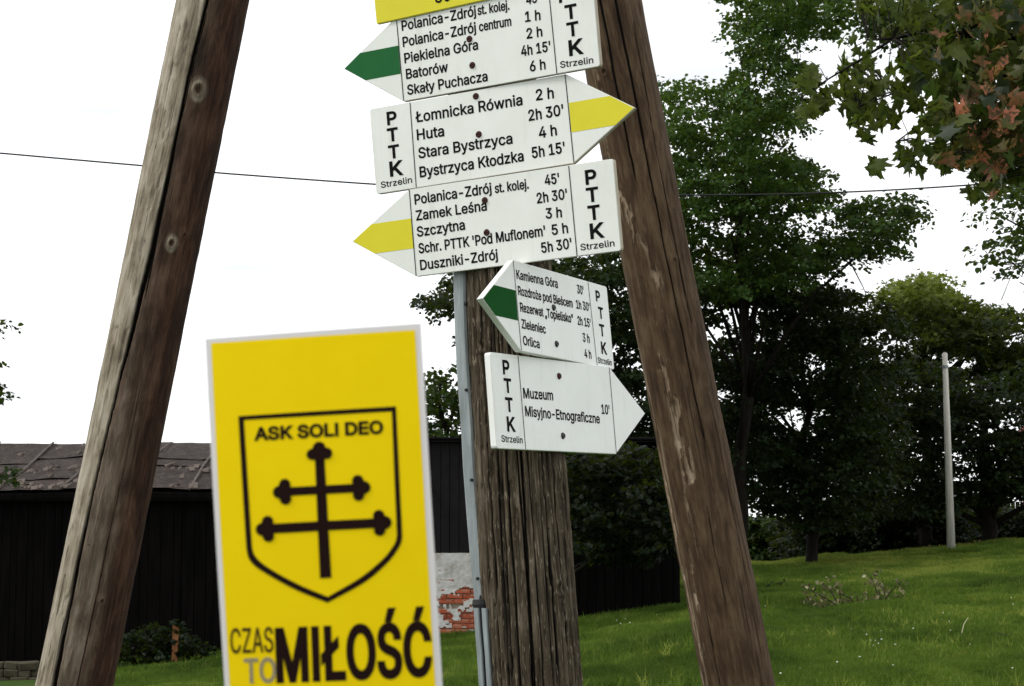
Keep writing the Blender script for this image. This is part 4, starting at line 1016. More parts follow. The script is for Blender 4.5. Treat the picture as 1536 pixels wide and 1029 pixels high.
def _grow(P_, off):
    """move an outline sideways (outer ones outward, holes inward) to make the stroke bolder"""
    a_ = P_ - np.roll(P_, 1, 0); b_ = np.roll(P_, -1, 0) - P_
    a_ /= np.linalg.norm(a_, axis=1)[:, None]; b_ /= np.linalg.norm(b_, axis=1)[:, None]
    na = np.stack([a_[:, 1], -a_[:, 0]], -1); nb = np.stack([b_[:, 1], -b_[:, 0]], -1)
    m_ = na + nb; l_ = np.linalg.norm(m_, axis=1)[:, None] + 1e-9
    m_ /= l_
    k_ = np.clip((m_ * na).sum(1), .45, 1)[:, None]
    return P_ + m_ * off / k_

def glyph_fill(bm, contours, offset, res):
    """fill one glyph by winding number, so overlapping strokes merge"""
    from mathutils.geometry import delaunay_2d_cdt
    cs_ = [_sample(q, res) for q in contours]
    ar = [float((c[:, 0] * np.roll(c[:, 1], -1) - np.roll(c[:, 0], -1) * c[:, 1]).sum()) for c in cs_]
    sgn = math.copysign(1, ar[int(np.argmax(np.abs(ar)))])
    cs_ = [_grow(c, offset * sgn) for c in cs_]
    sc_ = 1000.0
    vs, es, o_ = [], [], 0
    for c in cs_:
        vs += [Vector((p[0] * sc_, p[1] * sc_)) for p in c]; n = len(c)
        es += [(o_ + i, o_ + (i + 1) % n) for i in range(n)]; o_ += n
    V2, _, F2, *_r = delaunay_2d_cdt(vs, es, [], 0, 1e-5)
    if not F2: return
    V2 = np.array([(v[0], v[1]) for v in V2])
    cen = np.array([V2[list(f)].mean(0) for f in F2])
    wn = np.zeros(len(cen))
    for c in cs_:
        A_ = c * sc_; B_ = np.roll(A_, -1, 0)
        for p, q in zip(A_, B_):
            up_ = (p[1] <= cen[:, 1]) & (q[1] > cen[:, 1]); dn_ = (p[1] > cen[:, 1]) & (q[1] <= cen[:, 1])
            cr__ = (q[0] - p[0]) * (cen[:, 1] - p[1]) - (cen[:, 0] - p[0]) * (q[1] - p[1])
            wn += (up_ & (cr__ > 0)).astype(int) - (dn_ & (cr__ < 0)).astype(int)
    bv = [bm.verts.new((p[0] / sc_, p[1] / sc_, 0)) for p in V2]
    for f, w_ in zip(F2, wn):
        if abs(w_) > .5:
            try: bm.faces.new([bv[i] for i in f])
            except ValueError: pass

def text_mesh(s, x0, y0, x1, y1, cap, z, bold=0.0, res=3, fit=True, track=0.0):
    """lettering whose first and last glyph touch (x0,y0) and (x1,y1) on the baseline"""
    pen = 0; sps = []; xs = []
    for c in s:
        w, sp = GL[c]; cur = []; sps.append(cur)
        for q in sp:
            cur.append([[v + pen if i % 2 == 0 else v for i, v in enumerate(p)] for p in q])
            xs += [p[0] + pen for p in q]
        pen += w + track
    mn, mx = min(xs), max(xs)
    Lg = math.hypot(x1 - x0, y1 - y0)
    ky = cap / CAP
    kx = Lg / (mx - mn) if fit else ky
    ang = math.atan2(y1 - y0, x1 - x0)
    bm = bmesh.new()
    for gl_ in sps:
        if gl_:
            glyph_fill(bm, [[((p[0] - mn) * kx, p[1] * ky, (p[2] - mn) * kx, p[3] * ky, (p[4] - mn) * kx, p[5] * ky) for p in q] for q in gl_], bold * cap, res)
    bmesh.ops.delete(bm, geom=[v for v in bm.verts if not v.link_faces], context='VERTS')
    bmesh.ops.recalc_face_normals(bm, faces=bm.faces)
    me = bpy.data.meshes.new('lettering'); bm.to_mesh(me); bm.free()
    ca, sa = math.cos(ang), math.sin(ang)
    for v in me.vertices:
        x, y = v.co.x, v.co.y
        v.co = (x0 + x * ca - y * sa, y0 + x * sa + y * ca, z + v.co.z)
    return me

def quadme(name, pts, z):
    me = bpy.data.meshes.new(name)
    P3 = [(x, y, z) for x, y in pts]
    a = sum(P3[i][0] * P3[(i + 1) % len(P3)][1] - P3[(i + 1) % len(P3)][0] * P3[i][1] for i in range(len(P3)))
    if a < 0: P3 = P3[::-1]
    me.from_pydata(P3, [], [tuple(range(len(P3)))]); me.update(); return me

def slab(name, pts, th, bev=0.0012):
    """board cut to an outline, front face at z = 0, small bevel"""
    a = sum(pts[i][0] * pts[(i + 1) % len(pts)][1] - pts[(i + 1) % len(pts)][0] * pts[i][1] for i in range(len(pts)))
    if a < 0: pts = pts[::-1]
    bm = bmesh.new()
    f = bm.faces.new([bm.verts.new((x, y, 0)) for x, y in pts])
    e = bmesh.ops.extrude_face_region(bm, geom=[f])
    for v in [x for x in e['geom'] if isinstance(x, bmesh.types.BMVert)]: v.co.z = -th
    bmesh.ops.recalc_face_normals(bm, faces=bm.faces)
    bmesh.ops.bevel(bm, geom=[x for x in bm.edges if x.calc_face_angle(0) > 1.2], offset=bev, segments=2, affect='EDGES')
    for fc in bm.faces: fc.material_index = 1 if abs(fc.normal.z) < 0.5 else 0
    me = bpy.data.meshes.new(name); bm.to_mesh(me); bm.free(); return me

def frame_empty(name, d, label, cat, group=None):
    o = bpy.data.objects.new(name, None); o.empty_display_size = 0.05
    u, v, n, T = [Vector(d[k]) for k in ('u', 'v', 'n', 'TL')]
    m = Matrix.Identity(4)
    for i in range(3):
        m[i][0], m[i][1], m[i][2] = u[i], v[i], n[i]
    m[0][3], m[1][3], m[2][3] = T.x, T.y, T.z + EYE
    COL.objects.link(o); o.matrix_world = m
    return tag(o, label, cat, group)

def screw(parent, x, y, r, mat):
    bm = bmesh.new()
    bmesh.ops.create_cone(bm, segments=14, radius1=r, radius2=r * 0.72, depth=0.004, cap_ends=True)
    bmesh.ops.rotate(bm, verts=bm.verts, cent=(0, 0, 0), matrix=Matrix.Identity(3))
    me = bpy.data.meshes.new('screw'); bm.to_mesh(me); bm.free()
    o = link('screw', me, mat, parent, (x, y, 0.0022))
    # cross slot
    b = boxv(-r * .5, r * .5, -r * .1, r * .1, 0.0016, 0.0026)
    m2 = bpy.data.meshes.new('slot'); m2.from_pydata(b, [], BOXF); m2.update()
    link('slot', m2, M['black'], o)

LAB = {'1': 'uppermost white arrow sign, green stripe, pointing left, last line Skały Puchacza',
       '2': 'white arrow sign pointing right with a yellow stripe, Łomnicka Równia first on its list',
       '3': 'white arrow sign pointing left with a yellow stripe, ending in Duszniki-Zdrój',
       '4': 'slanted white arrow sign with a green stripe, Kamienna Góra at its top',
       '5': 'lowest white arrow sign, blank right tip, reading Muzeum Misyjno-Etnograficzne'}
GROUP = 'white trail arrow signs screwed to the middle post'
TH = 0.017
caps = {'1': .0242, '2': .0258, '3': .0242, '4': .0215, '5': .0235}
for k in '12345':
    d = SG[k]; w, h, sd_ = d['w'], d['h'], d['side']
    E = frame_empty('direction_sign', d, LAB[k], 'sign', GROUP)
    rr = 0.006
    if sd_ < 0:
        cor = [(0, 0), (-d['tl'], -d['tv']), (0, -h)]
        pts = cor + [(w - rr, -h), (w - rr * .3, -h + rr * .3), (w, -h + rr), (w, -rr), (w - rr * .3, -rr * .3), (w - rr, 0)]
    else:
        cor = [(w, -h), (w + d['tl'], -d['tv']), (w, 0)]
        pts = cor + [(rr, 0), (rr * .3, -rr * .3), (0, -rr), (0, -h + rr), (rr * .3, -h + rr * .3), (rr, -h)]
    me = slab('board', pts, TH)
    me.materials.append(M['white']); me.materials.append(M['white'] if k in '45' else M['edge'])
    link('board', me, None, E)
    z = 0.0005
    if d['stripe']:
        a, b, c2, c3 = d['stripe']
        bx = 0.0 if sd_ < 0 else w
        tx, ty = (-d['tl'], -d['tv']) if sd_ < 0 else (w + d['tl'], -d['tv'])
        yt, yb = (a[1] + c3[1]) / 2, (b[1] + c2[1]) / 2
        et = (bx + (tx - bx) * (yt / ty), yt)                      # where the upper edge meets the board's slanted side
        eb = (bx + (tx - bx) * ((-h - yb) / (-h - ty)), yb)
        ins = 0.0016 if sd_ < 0 else -0.0016
        pl = [(bx - ins * 1.2, yt), (et[0] + ins, yt), (tx + ins * 1.8, ty), (eb[0] + ins, yb), (bx - ins * 1.2, yb)]
        me = quadme('stripe', pl, z); link('stripe', me, M['green'] if k == '1' else M['green_deep'] if k == '4' else M['yellow'], E)
    for x0, y0, x1, y1 in d['div']:
        me = quadme('divider_line', [(x0 - .0011, -.0015), (x0 + .0011, -.0015), (x1 + .0011, -h + .0015), (x1 - .0011, -h + .0015)], z * 1.9)
        link('divider_line', me, M['black'], E)
    for s, x0, y0, x1, y1 in d['txt']:
        cp = caps[k]; bold = 0.034
        if s == 'Strzelin': cp = 0.0150; bold = 0.022
        if s in ('st. kolej.', 'centrum'): cp = caps[k] * 0.93
        link('lettering', text_mesh(s, x0, y0, x1, y1, cp, z * 1.5, bold), M['black'], E)
    for s, xb, yb, xt, yt in d['vl']:
        cp = math.hypot(xt - xb, yt - yb)
        w_ = cp * {'P': .80, 'T': .88, 'K': .94}[s]
        link('lettering', text_mesh(s, xb - w_ / 2, yb, xb + w_ / 2, yb, cp, z * 1.5, 0.055), M['black'], E)
    for i, (x, y) in enumerate(d['scr']):
        dark = k == '4' or (k == '5' and i == 1)
        screw(E, x, y, 0.0085, M['steel'] if dark else M['screw'])

# yellow board at the very top, same plane as the uppermost white sign
d1 = {q: np.array(SG['1'][q]) for q in ('TL', 'u', 'v', 'n')}
def on_plane(px, py, d, lift=0.0):
    r_ = ray(px, py); T_ = d['TL'] + lift * d['n']
    t_ = (T_ @ d['n']) / (r_ @ d['n']); q_ = r_ * t_ - T_
    return float(q_ @ d['u']), float(q_ @ d['v'])
dy = dict(TL=list(d1['TL'] + 0.006 * d1['n']), u=list(d1['u']), v=list(d1['v']), n=list(d1['n']))
E = frame_empty('trail_board', dy, 'yellow board cut off by the top edge of the photo, above the first white sign', 'sign')
DY = {q: np.array(dy[q]) for q in dy}
ax, ay = on_plane(564.5, 36.5, DY); bx, by = on_plane(729, 0, DY)
sl = (by - ay) / (bx - ax)
W_, H_ = 0.50, 0.30
pts = [(ax + .003, ay), (ax + W_, ay + sl * W_), (ax + W_ - sl * H_, ay + sl * W_ + H_), (ax - .004 * 1 + .0 - .0, ay + H_), (ax, ay + .004)]
me = slab('board', pts, 0.012, 0.002); me.materials.append(M['yellow']); me.materials.append(M['edge'])
link('board', me, None, E)
x0, y0 = on_plane(653.5, 4.5, DY); x1, y1 = on_plane(676, 0.5, DY)
link('lettering', text_mesh('30', x0, y0, x1, y1, 0.030, 0.0008, 0.03), M['black'], E)
screw(E, ax + .05, ay + .09, .006, M['screw'])

# ------------------------------------------------------------------ yellow card held up close to the camera
d = SG['leaf']
dl = dict(TL=d['O'], u=d['u'], v=d['v'], n=[0, -1, 0])
E = frame_empty('yellow_card', dl, 'yellow paper card with white border, black shield and cross, closest thing to the camera', 'card')
def bow(x, y):
    return 0.0016 * math.cos((y + .06) * 24) - 0.0010 * ((x - .036) / .036) ** 2
def bent(me, th=0.0):
    for v in me.vertices:
        v.co.z += bow(v.co.x, v.co.y)
    me.update(); return me
def card_grid(name, pts, nx_, ny_, z, th=0.0):
    """bilinear patch with corners TL, TR, BR, BL"""
    TL, TR, BR, BL = [np.array(p) for p in pts]
    V, Fq = [], []
    for j in range(ny_ + 1):
        for i in range(nx_ + 1):
            a, b = i / nx_, j / ny_
            p = (TL * (1 - a) + TR * a) * (1 - b) + (BL * (1 - a) + BR * a) * b
            V.append((p[0], p[1], z))
    for j in range(ny_):
        for i in range(nx_):
            q = j * (nx_ + 1) + i
            Fq.append((q, q + nx_ + 1, q + nx_ + 2, q + 1))
    me = bpy.data.meshes.new(name); me.from_pydata(V, [], Fq); me.update()
    if th:
        bm = bmesh.new(); bm.from_mesh(me)
        g_ = bmesh.ops.extrude_face_region(bm, geom=list(bm.faces))
        for v in [x for x in g_['geom'] if isinstance(x, bmesh.types.BMVert)]: v.co.z -= th
        bmesh.ops.recalc_face_normals(bm, faces=bm.faces)
        bm.to_mesh(me); bm.free()
    me.polygons.foreach_set('use_smooth', np.zeros(len(me.polygons), bool))
    return bent(me)
ex = 1.42                        # the card goes on below the frame
e = d['edge']; inn = d['inner']
eb = [(e[3][0] + (e[3][0] - e[0][0]) * (ex - 1), e[3][1] * ex), (e[2][0] + (e[2][0] - e[1][0]) * (ex - 1), e[2][1] * ex)]
link('sheet', card_grid('sheet', [e[0], e[1], eb[1], eb[0]], 10, 36, 0, 0.0003), M['paper_white'], E)
ib = [(inn[3][0] + (inn[3][0] - inn[0][0]) * .36, inn[3][1] * 1.39), (inn[2][0] + (inn[2][0] - inn[1][0]) * .36, inn[2][1] * 1.36)]
link('printed_field', card_grid('printed_field', [inn[0], inn[1], ib[1], ib[0]], 10, 36, 0.00015), M['paper_yellow'], E)

def ring_mesh(outer, inner, z, sub=6):
    """band between two closed outlines; curved part smoothed by Catmull-Rom"""
    def dens(P_):
        P_ = [np.array(p) for p in P_]; n = len(P_); out = []
        for i in range(n):
            a, b, c, d_ = P_[i - 1], P_[i], P_[(i + 1) % n], P_[(i + 2) % n]
            straight = i in (0, 1, n - 1) or i in (5, 6)
            for k in range(sub):
                t_ = k / sub
                if i in (0, 1, n - 1): out.append(b + (c - b) * t_); continue
                if i == 2: a = b + (b - c) * .4 * np.array([0, 1]) + np.array([0, .01])
                if i == n - 2: d_ = c + np.array([0, .01])
                if i == 5: d_ = c + (c - b)
                if i == 6: a = b - (c - b)
                out.append(0.5 * ((2 * b) + (c - a) * t_ + (2 * a - 5 * b + 4 * c - d_) * t_ ** 2 + (3 * b - a - 3 * c + d_) * t_ ** 3))
        return out
    A_, B_ = dens(outer), dens(inner); n = len(A_)
    V = [(p[0], p[1], z) for p in A_ + B_]
    me = bpy.data.meshes.new('shield_outline')
    me.from_pydata(V, [], [(i, n + i, n + (i + 1) % n, (i + 1) % n) for i in range(n)]); me.update(); return bent(me)
link('shield_outline', ring_mesh(d['so'], [[x_ + (.0361 - x_) * .016, y_ + (-.055 - y_) * .016] for x_, y_ in d['si']], 0.0003), M['ink_black'], E)

# two-barred cross with rounded trefoil ends
bars = []
cr_ = d['cross']; tvx = cr_['v']
def bar(a, b, wa, wb, z):
    a, b = np.array(a), np.array(b); t_ = (b - a) / np.linalg.norm(b - a); n_ = np.array([-t_[1], t_[0]])
    N = 14
    V = []
    for i in range(N + 1):
        p = a + (b - a) * i / N; w = wa + (wb - wa) * i / N
        V += [(*(p + n_ * w), z), (*(p - n_ * w), z)]
    return V, [(2 * i, 2 * i + 1, 2 * i + 3, 2 * i + 2) for i in range(N)]
def disc(c, r, z, n=20):
    return [(c[0] + r * math.cos(2 * math.pi * k / n), c[1] + r * math.sin(2 * math.pi * k / n), z) for k in range(n)], [tuple(range(n))]
zc = 0.0003
geo = [bar(tvx[0], tvx[1], .0016, .0019, zc), bar(cr_['h1'][0], cr_['h1'][1], .00145, .00145, zc + .00004), bar(cr_['h2'][0], cr_['h2'][1], .0016, .0016, zc + .00008)]
j = 0
for (c, dirv) in ((tvx[0], (0, 1)), (cr_['h1'][0], (-1, 0)), (cr_['h1'][1], (1, 0)), (cr_['h2'][0], (-1, 0)), (cr_['h2'][1], (1, 0))):
    c = np.array(c); dv = np.array(dirv); nv = np.array([-dv[1], dv[0]])
    for q, (o1, o2, r) in enumerate(((.0016, 0, .0021), (-.0004, .0024, .0019), (-.0004, -.0024, .0019), (0, 0, .0028))):
        geo.append(disc(c + dv * o1 + nv * o2, r, zc + .00012 + .00003 * q + 0.00001 * j))
    j += 1
Vc, Fc = join(geo)
me = bpy.data.meshes.new('cross'); me.from_pydata(Vc, [], Fc); me.update()
for v in me.vertices: pass
link('cross', bent(me), M['ink_black'], E)
for s, x0, y0, x1, y1, xt, yt in d['txt']:
    cp = math.hypot(xt - x1, yt - y1)
    if s == 'MIŁOŚĆ': me = text_mesh(s, x0, y0, x1, y1, 0.0168, 0.0003, 0.040, 6, track=14)
    elif s == 'ASK SOLI DEO': me = text_mesh(s, x0, y0, x1, y1, 0.0040, 0.0003, 0.075, 6)
    elif s == 'CZAS': me = text_mesh(s, x0, y0, x1, y1, 0.0080, 0.0003, 0.014, 6, track=14)
    else: me = text_mesh(s, x0, y0, x1, y1, 0.0078, 0.0003, 0.030, 6)
    mt = {'MIŁOŚĆ': M['ink_black'], 'CZAS': M['ink_brown'], 'TO': M['ink_grey']}.get(s, M['ink_black'])
    link('lettering', bent(me), mt, E)
# ------------------------------------------------------------------ barn materials
t = NT('tarred_boards')
v = t.coords((9, 9, 1.2)); n = t.noise(v, 1, 5, 0.6)
t.base(t.ramp(n, [(0.3, (0.0018, 0.0015, 0.0014)), (0.7, (0.0048, 0.004, 0.0038))]), 0.95, 0.04)
M['tar_board'] = t.m
M['door_board'] = plain('dark_painted_board', (0.010, 0.0085, 0.009), 0.8, 0.12, var=0.5, scale=9)
t = NT('old_roofing_felt')
v = t.coords(); n = t.noise(v, 2.4, 6, 0.65); n2 = t.noise(v, 17, 4, 0.7)
c = t.ramp(t.noise(v, 5, 6, 0.7), [(0.3, (0.011, 0.0070, 0.0052)), (0.5, (0.024, 0.0160, 0.0122)), (0.72, (0.048, 0.034, 0.027))])
c = t.mix(t.ramp(n2, [(0.57, (0, 0, 0)), (0.66, (1, 1, 1))]), c, (0.085, 0.068, 0.06))
t.base(c, 0.85, 0.2); t.bump(n2, 0.5, 0.03)
M['felt'] = t.m
M['felt_flake'] = plain('flaked_felt', (0.115, 0.092, 0.080), 0.85, 0.15, var=0.5, scale=5)
M['felt_edge'] = plain('worn_felt_seam', (0.105, 0.085, 0.075), 0.85, 0.15, var=0.5, scale=6)
t = NT('red_brick')
oi = t.n('ObjectInfo'); n = t.noise(t.coords(), 22, 5, 0.7)
c = t.ramp(oi.outputs['Random'], [(0.0, (0.26, 0.058, 0.030)), (0.5, (0.36, 0.085, 0.040)), (1.0, (0.44, 0.14, 0.07))])
c = t.mix(t.ramp(n, [(0.56, (0, 0, 0)), (0.66, (1, 1, 1))]), c, (0.42, 0.34, 0.27))
t.base(c, 0.9, 0.15); t.bump(n, 0.6, 0.01); M['brick'] = t.m
t = NT('lime_plaster')
n = t.noise(t.coords(), 5, 6, 0.7); n2 = t.noise(t.coords(), 40, 3)
c = t.ramp(n, [(0.35, (0.30, 0.28, 0.24)), (0.5, (0.47, 0.46, 0.43)), (0.7, (0.60, 0.60, 0.58))])
t.base(c, 0.9, 0.1); t.bump(n2, 0.5, 0.01); M['plaster'] = t.m
M['mortar'] = plain('sandy_mortar', (0.30, 0.245, 0.18), 0.95, 0.1, var=0.3, scale=25)
M['stone'] = plain('grey_field_stone', (0.060, 0.052, 0.034), 0.9, 0.15, var=0.45, scale=14)
t = NT('cast_concrete')
n = t.noise(t.coords((20, 20, 1.5)), 1, 5, 0.6)
t.base(t.ramp(n, [(0.3, (0.42, 0.40, 0.35)), (0.7, (0.62, 0.60, 0.54))]), 0.85, 0.2); M['concrete'] = t.m
M['wire'] = plain('black_cable', (0.012, 0.012, 0.014), 0.6)
M['pinkwall'] = plain('pink_render', (0.50, 0.24, 0.22), 0.9, var=0.08)
M['whitewall'] = plain('white_render', (0.70, 0.70, 0.70), 0.9, var=0.05)
M['redroof'] = plain('red_roof', (0.24, 0.06, 0.045), 0.8, var=0.2)
M['glass'] = plain('window_glass', (0.03, 0.035, 0.04), 0.1, 0.6)
t = NT('bark')
v = t.coords((7, 7, 1.6)); n = t.noise(v, 1.5, 6, 0.65)
t.base(t.ramp(n, [(0.3, (0.007, 0.0055, 0.004)), (0.7, (0.020, 0.016, 0.012))]), 0.9, 0.1); t.bump(n, 0.6, 0.05); M['bark'] = t.m
M['twig'] = plain('dark_twig', (0.020, 0.015, 0.011), 0.85)
M['straw'] = plain('dry_straw', (0.42, 0.40, 0.24), 0.8)
M['stake'] = plain('rusty_orange_wood', (0.30, 0.125, 0.05), 0.85, var=0.5, scale=30)

# ------------------------------------------------------------------ black barn
YB = 28.0
bz = lambda py: float(p2w(768, py, YB)[2])
bxp = lambda px: float(p2w(px, 780, YB)[0])
XL, XM, XR = -9.6, bxp(575), bxp(1019)
zeave, zB = bz(739), bz(659)
barn = empty('barn', (bxp(700), YB, float(ground_z(bxp(700), YB))), 'black boarded barn with sagging felt roof and red brick showing under white plaster', 'barn')
def badd(name, V, Fs, mat, **k): return mesh(name, V, Fs, mat, barn, **k)
# shells behind the boards
badd('wall', *join([(boxv(XL, XM, YB + .05, YB + .15, -1.6, zeave - .02), BOXF), (boxv(XM + .01, XR, YB + .06, YB + .16, -1.6, zB - .02), BOXF),
                    (boxv(XR - .1, XR, YB + .17, YB + 6, -1.4, zB - .02), BOXF), (boxv(XL, XR - .11, YB + 5.9, YB + 6, -1.8, zeave + .4), BOXF),
                    (boxv(XL, XL + .1, YB + .16, YB + 5.89, -1.8, zeave), BOXF)]), M['tar_board'])
x = XL
while x < XM - .05:
    w = RNG.uniform(.09, .21); z0 = float(ground_z(x, YB)) - .1
    dpt = RNG.uniform(0, .022)
    badd('plank', boxv(x, min(x + w - .008, XM), YB + .008 - dpt, YB + .045, z0 + RNG.uniform(0, .05), zeave - .04), BOXF, M['tar_board'])
    x += w
zp_top = bz(829); XP0, XP1 = XM, bxp(795)
x = XM + .01
while x < XR - .05:
    w = RNG.uniform(.13, .19)
    z0 = zp_top + RNG.uniform(-.02, .02) if x < XP1 else float(ground_z(x, YB)) - .05
    dpt = RNG.uniform(0, .014)
    badd('plank', boxv(x, min(x + w - .008, XR), YB - .02 - dpt, YB + .05, z0, zB - .05), BOXF, M['door_board'] if x < XP1 else M['tar_board'])
    x += w
# roof of the lower wing: felt sheets, overlapping, edges lifting
ridgeY = YB + 3.3; zr = zeave + (bz(669) - zeave) * 1.0
zr = float(p2w(768, 669, ridgeY)[2])
def roofpt(x, f, lift=0.0):
    sag = -.035 * math.sin(x * 1.3) - .03 * math.sin(x * .55 + 1)
    return (x, YB - .18 + (ridgeY - YB + .18) * f, zeave + (zr - zeave) * f + sag * (0.3 + .7 * math.sin(math.pi * f)) + lift)
N = 40
V, Fq = [], []
for i in range(N + 1):
    xx = XL - .2 + (XM + .25 - XL) * i / N
    for f, dz in ((0, -.02), (1, -.02), (1, -.10), (0, -.10)): V.append(roofpt(xx, f, dz))
    if i:
        for k in range(4):
            q = (k + 1) % 4; Fq.append(((i - 1) * 4 + k, i * 4 + k, i * 4 + q, (i - 1) * 4 + q))
badd('roof', V, Fq, M['tar_board'])
x = XL - .2; cidx = 0
while x < XM + .0:
    w = RNG.uniform(.8, 1.15)
    fcut = [0, RNG.uniform(.2, .45), RNG.uniform(.55, .8), 1.0]
    for r_ in range(3):
        f0, f1 = fcut[r_] - (.015 if r_ else .0), fcut[r_ + 1]
        nx_, ny_ = 8, 5
        V = []; lf = .012 + .012 * r_ + .01 * (cidx % 2)
        for j in range(ny_ + 1):
            for i in range(nx_ + 1):
                a = i / nx_; b = j / ny_
                edge = (1 - b) ** 3
                l = lf + .030 * edge * vn(np.array(x + a * 3.), np.array(r_ * 7. + cidx), seed=9) + .018 * float(vn(np.array(x * 3 + a * 5), np.array(b * 4. + r_), seed=8))
                V.append(roofpt(x + a * (w + .05) + .02 * math.sin(b * 5 + x), f0 + (f1 - f0) * b + .012 * float(vn(np.array(a * 6. + x), np.array(1. * r_), seed=19)) * (1 if j == 0 else 0), float(l)))
        Fq = [(j * (nx_ + 1) + i, j * (nx_ + 1) + i + 1, (j + 1) * (nx_ + 1) + i + 1, (j + 1) * (nx_ + 1) + i) for j in range(ny_) for i in range(nx_)]
        badd('roof_sheet', V, Fq, M['felt'])
    sv = [roofpt(x + .02 * math.sin(f * 5 + x), f, .062 + .02 * math.sin(f * 7 + cidx)) for f in np.linspace(0, 1, 9)]
    if cidx: badd('seam', *tube(sv, [.020] * 9, 5), M['felt_edge'])
    x += w; cidx += 1
geo = []
for _ in range(170):                                  # curled flakes and torn laps of the felt
    fx, ff = RNG.uniform(XL, XM), RNG.choice([RNG.uniform(.02, .98), RNG.uniform(0, .08), RNG.uniform(.3, .42)])
    w_, h_ = RNG.uniform(.03, .13), RNG.uniform(.006, .022)
    q0, q1 = roofpt(fx, ff, .05), roofpt(fx + w_, ff + RNG.uniform(-.01, .03), .06)
    q2, q3 = roofpt(fx + w_ * .9, ff + h_, .085 + RNG.uniform(0, .04)), roofpt(fx - .02, ff + h_ * .8, .08)
    geo.append(([q0, q1, q2, q3, tuple(np.array(q0) - [0, 0, .01]), tuple(np.array(q1) - [0, 0, .01]), tuple(np.array(q2) - [0, 0, .01]), tuple(np.array(q3) - [0, 0, .01])], BOXF))
jg = join(geo); tag(badd('felt_flakes', jg[0], jg[1], M['felt_flake']), kind='stuff')
badd('eaves_board', boxv(XL - .2, XM - .01, YB - .17, YB - .14, zeave - .13, zeave - .06), BOXF, M['tar_board'])
badd('roof', *join([(boxv(XM + .02, XR + .1, YB - .12, YB + 6.1, zB - .045, zB + .03), BOXF)]), M['door_board'])
badd('gutter', *tube([(XM + .02, YB - .16, zB + .0), (XR + .1, YB - .16, zB - .01)], [.022, .022], 8), M['tar_board'])
# plinth: bricks one by one, plaster that has fallen off below
zg = min(float(ground_z(XP0, YB)), float(ground_z(XP1, YB))) - .1
badd('plinth', boxv(XP0, XP1, YB - .015, YB + .05, zg - .1, zp_top - .005), BOXF, M['mortar'])
BM = []
for i in range(4):
    bm = bmesh.new(); bmesh.ops.create_cube(bm, size=1)
    for v in bm.verts: v.co = Vector((v.co.x * .235, v.co.y * .05, v.co.z * .064))
    bmesh.ops.bevel(bm, geom=list(bm.edges), offset=.004, segments=1, affect='EDGES')
    for v in bm.verts: v.co += Vector([random.uniform(-.004, .004) for _ in range(3)])
    me = bpy.data.meshes.new('brick'); bm.to_mesh(me); bm.free(); me.materials.append(M['brick']); BM.append(me)
row = 0; z = zg
while z < zp_top - .10:
    x = XP0 + .12 + (row % 2) * .12
    while x < XP1 - .1:
        if not (float(vn(np.array(x * 3.1), np.array(z * 4.), seed=77)) > .78):
            o = link('brick', BM[random.randrange(4)], None, barn)
            o.location = Vector((x, YB - .022 - random.uniform(0, .014), z + .035)) - Vector(barn.location)
            o.rotation_euler = (0, random.uniform(-.02, .02), random.uniform(-.03, .03))
        x += .247
    z += .076; row += 1
def plaster(name, x0, x1, z0, z1, keep, yf):
    nx_, nz_ = int((x1 - x0) / .022), int((z1 - z0) / .022)
    gx_, gz_ = np.meshgrid(np.linspace(x0, x1, nx_), np.linspace(z0, z1, nz_))
    yv = yf - .012 * vn(gx_ * 3, gz_ * 3, seed=51) - .005 * vn(gx_ * 18, gz_ * 18, seed=52)
    V = np.stack([gx_ + .006 * (vn(gx_ * 90, gz_ * 90, seed=1) - .5), yv, gz_ + .006 * (vn(gx_ * 90, gz_ * 80, seed=2) - .5)], -1).reshape(-1, 3)
    kp = keep(gx_, gz_)
    Fq = [(j * nx_ + i, j * nx_ + i + 1, (j + 1) * nx_ + i + 1, (j + 1) * nx_ + i) for j in range(nz_ - 1) for i in range(nx_ - 1) if kp[j, i]]
    bm = bmesh.new(); vs = [bm.verts.new(p) for p in V]
    for f in Fq: bm.faces.new([vs[k] for k in f])
    g_ = bmesh.ops.extrude_face_region(bm, geom=list(bm.faces))
    for v in [q for q in g_['geom'] if isinstance(q, bmesh.types.BMVert)]: v.co.y += .022
    bmesh.ops.delete(bm, geom=[v for v in bm.verts if not v.link_faces], context='VERTS')
    bmesh.ops.recalc_face_normals(bm, faces=bm.faces)
    off = Vector(barn.location)
    for v in bm.verts: v.co -= off
    me = bpy.data.meshes.new(name); bm.to_mesh(me); bm.free()
    return tag(link(name, me, M['plaster'], barn), kind=None)
zb_ = bz(884)
plaster('plaster', XP0, XP1, zg, zp_top - .004, lambda x, z: (z > zb_ + .28 * (vn(x * 4, z * 2, seed=61) - .5)) | ((vn(x * 7, z * 9, seed=62) * .6 + vn(x * 22, z * 24, seed=63) * .4) > .60), YB - .055)

# loose field stones heaped at the foot of the barn
def stone_mesh():
    bm = bmesh.new(); bmesh.ops.create_cube(bm, size=.8)
    for v in bm.verts: v.co.z *= .75; v.co += Vector((random.uniform(-.07, .07), random.uniform(-.07, .07), random.uniform(-.05, .05)))
    bmesh.ops.bevel(bm, geom=list(bm.edges), offset=.09, segments=1, affect='EDGES')
    for v in bm.verts: v.co += Vector([random.uniform(-.025, .025) for _ in range(3)])
    me = bpy.data.meshes.new('stone'); bm.to_mesh(me); bm.free(); me.materials.append(M['stone']); return me
SM = [stone_mesh() for _ in range(5)]
s0 = p2w(30, 1029, 25.8); gz0 = float(ground_z(s0[0], 25.8))
sw = empty('stone_wall', (s0[0], 25.8, gz0), 'low heap of flat grey field stones at the bottom left, before the barn', 'stone wall')
ztop = float(p2w(20, 1006, 25.8)[2])
r_ = 0; z = gz0 - .05
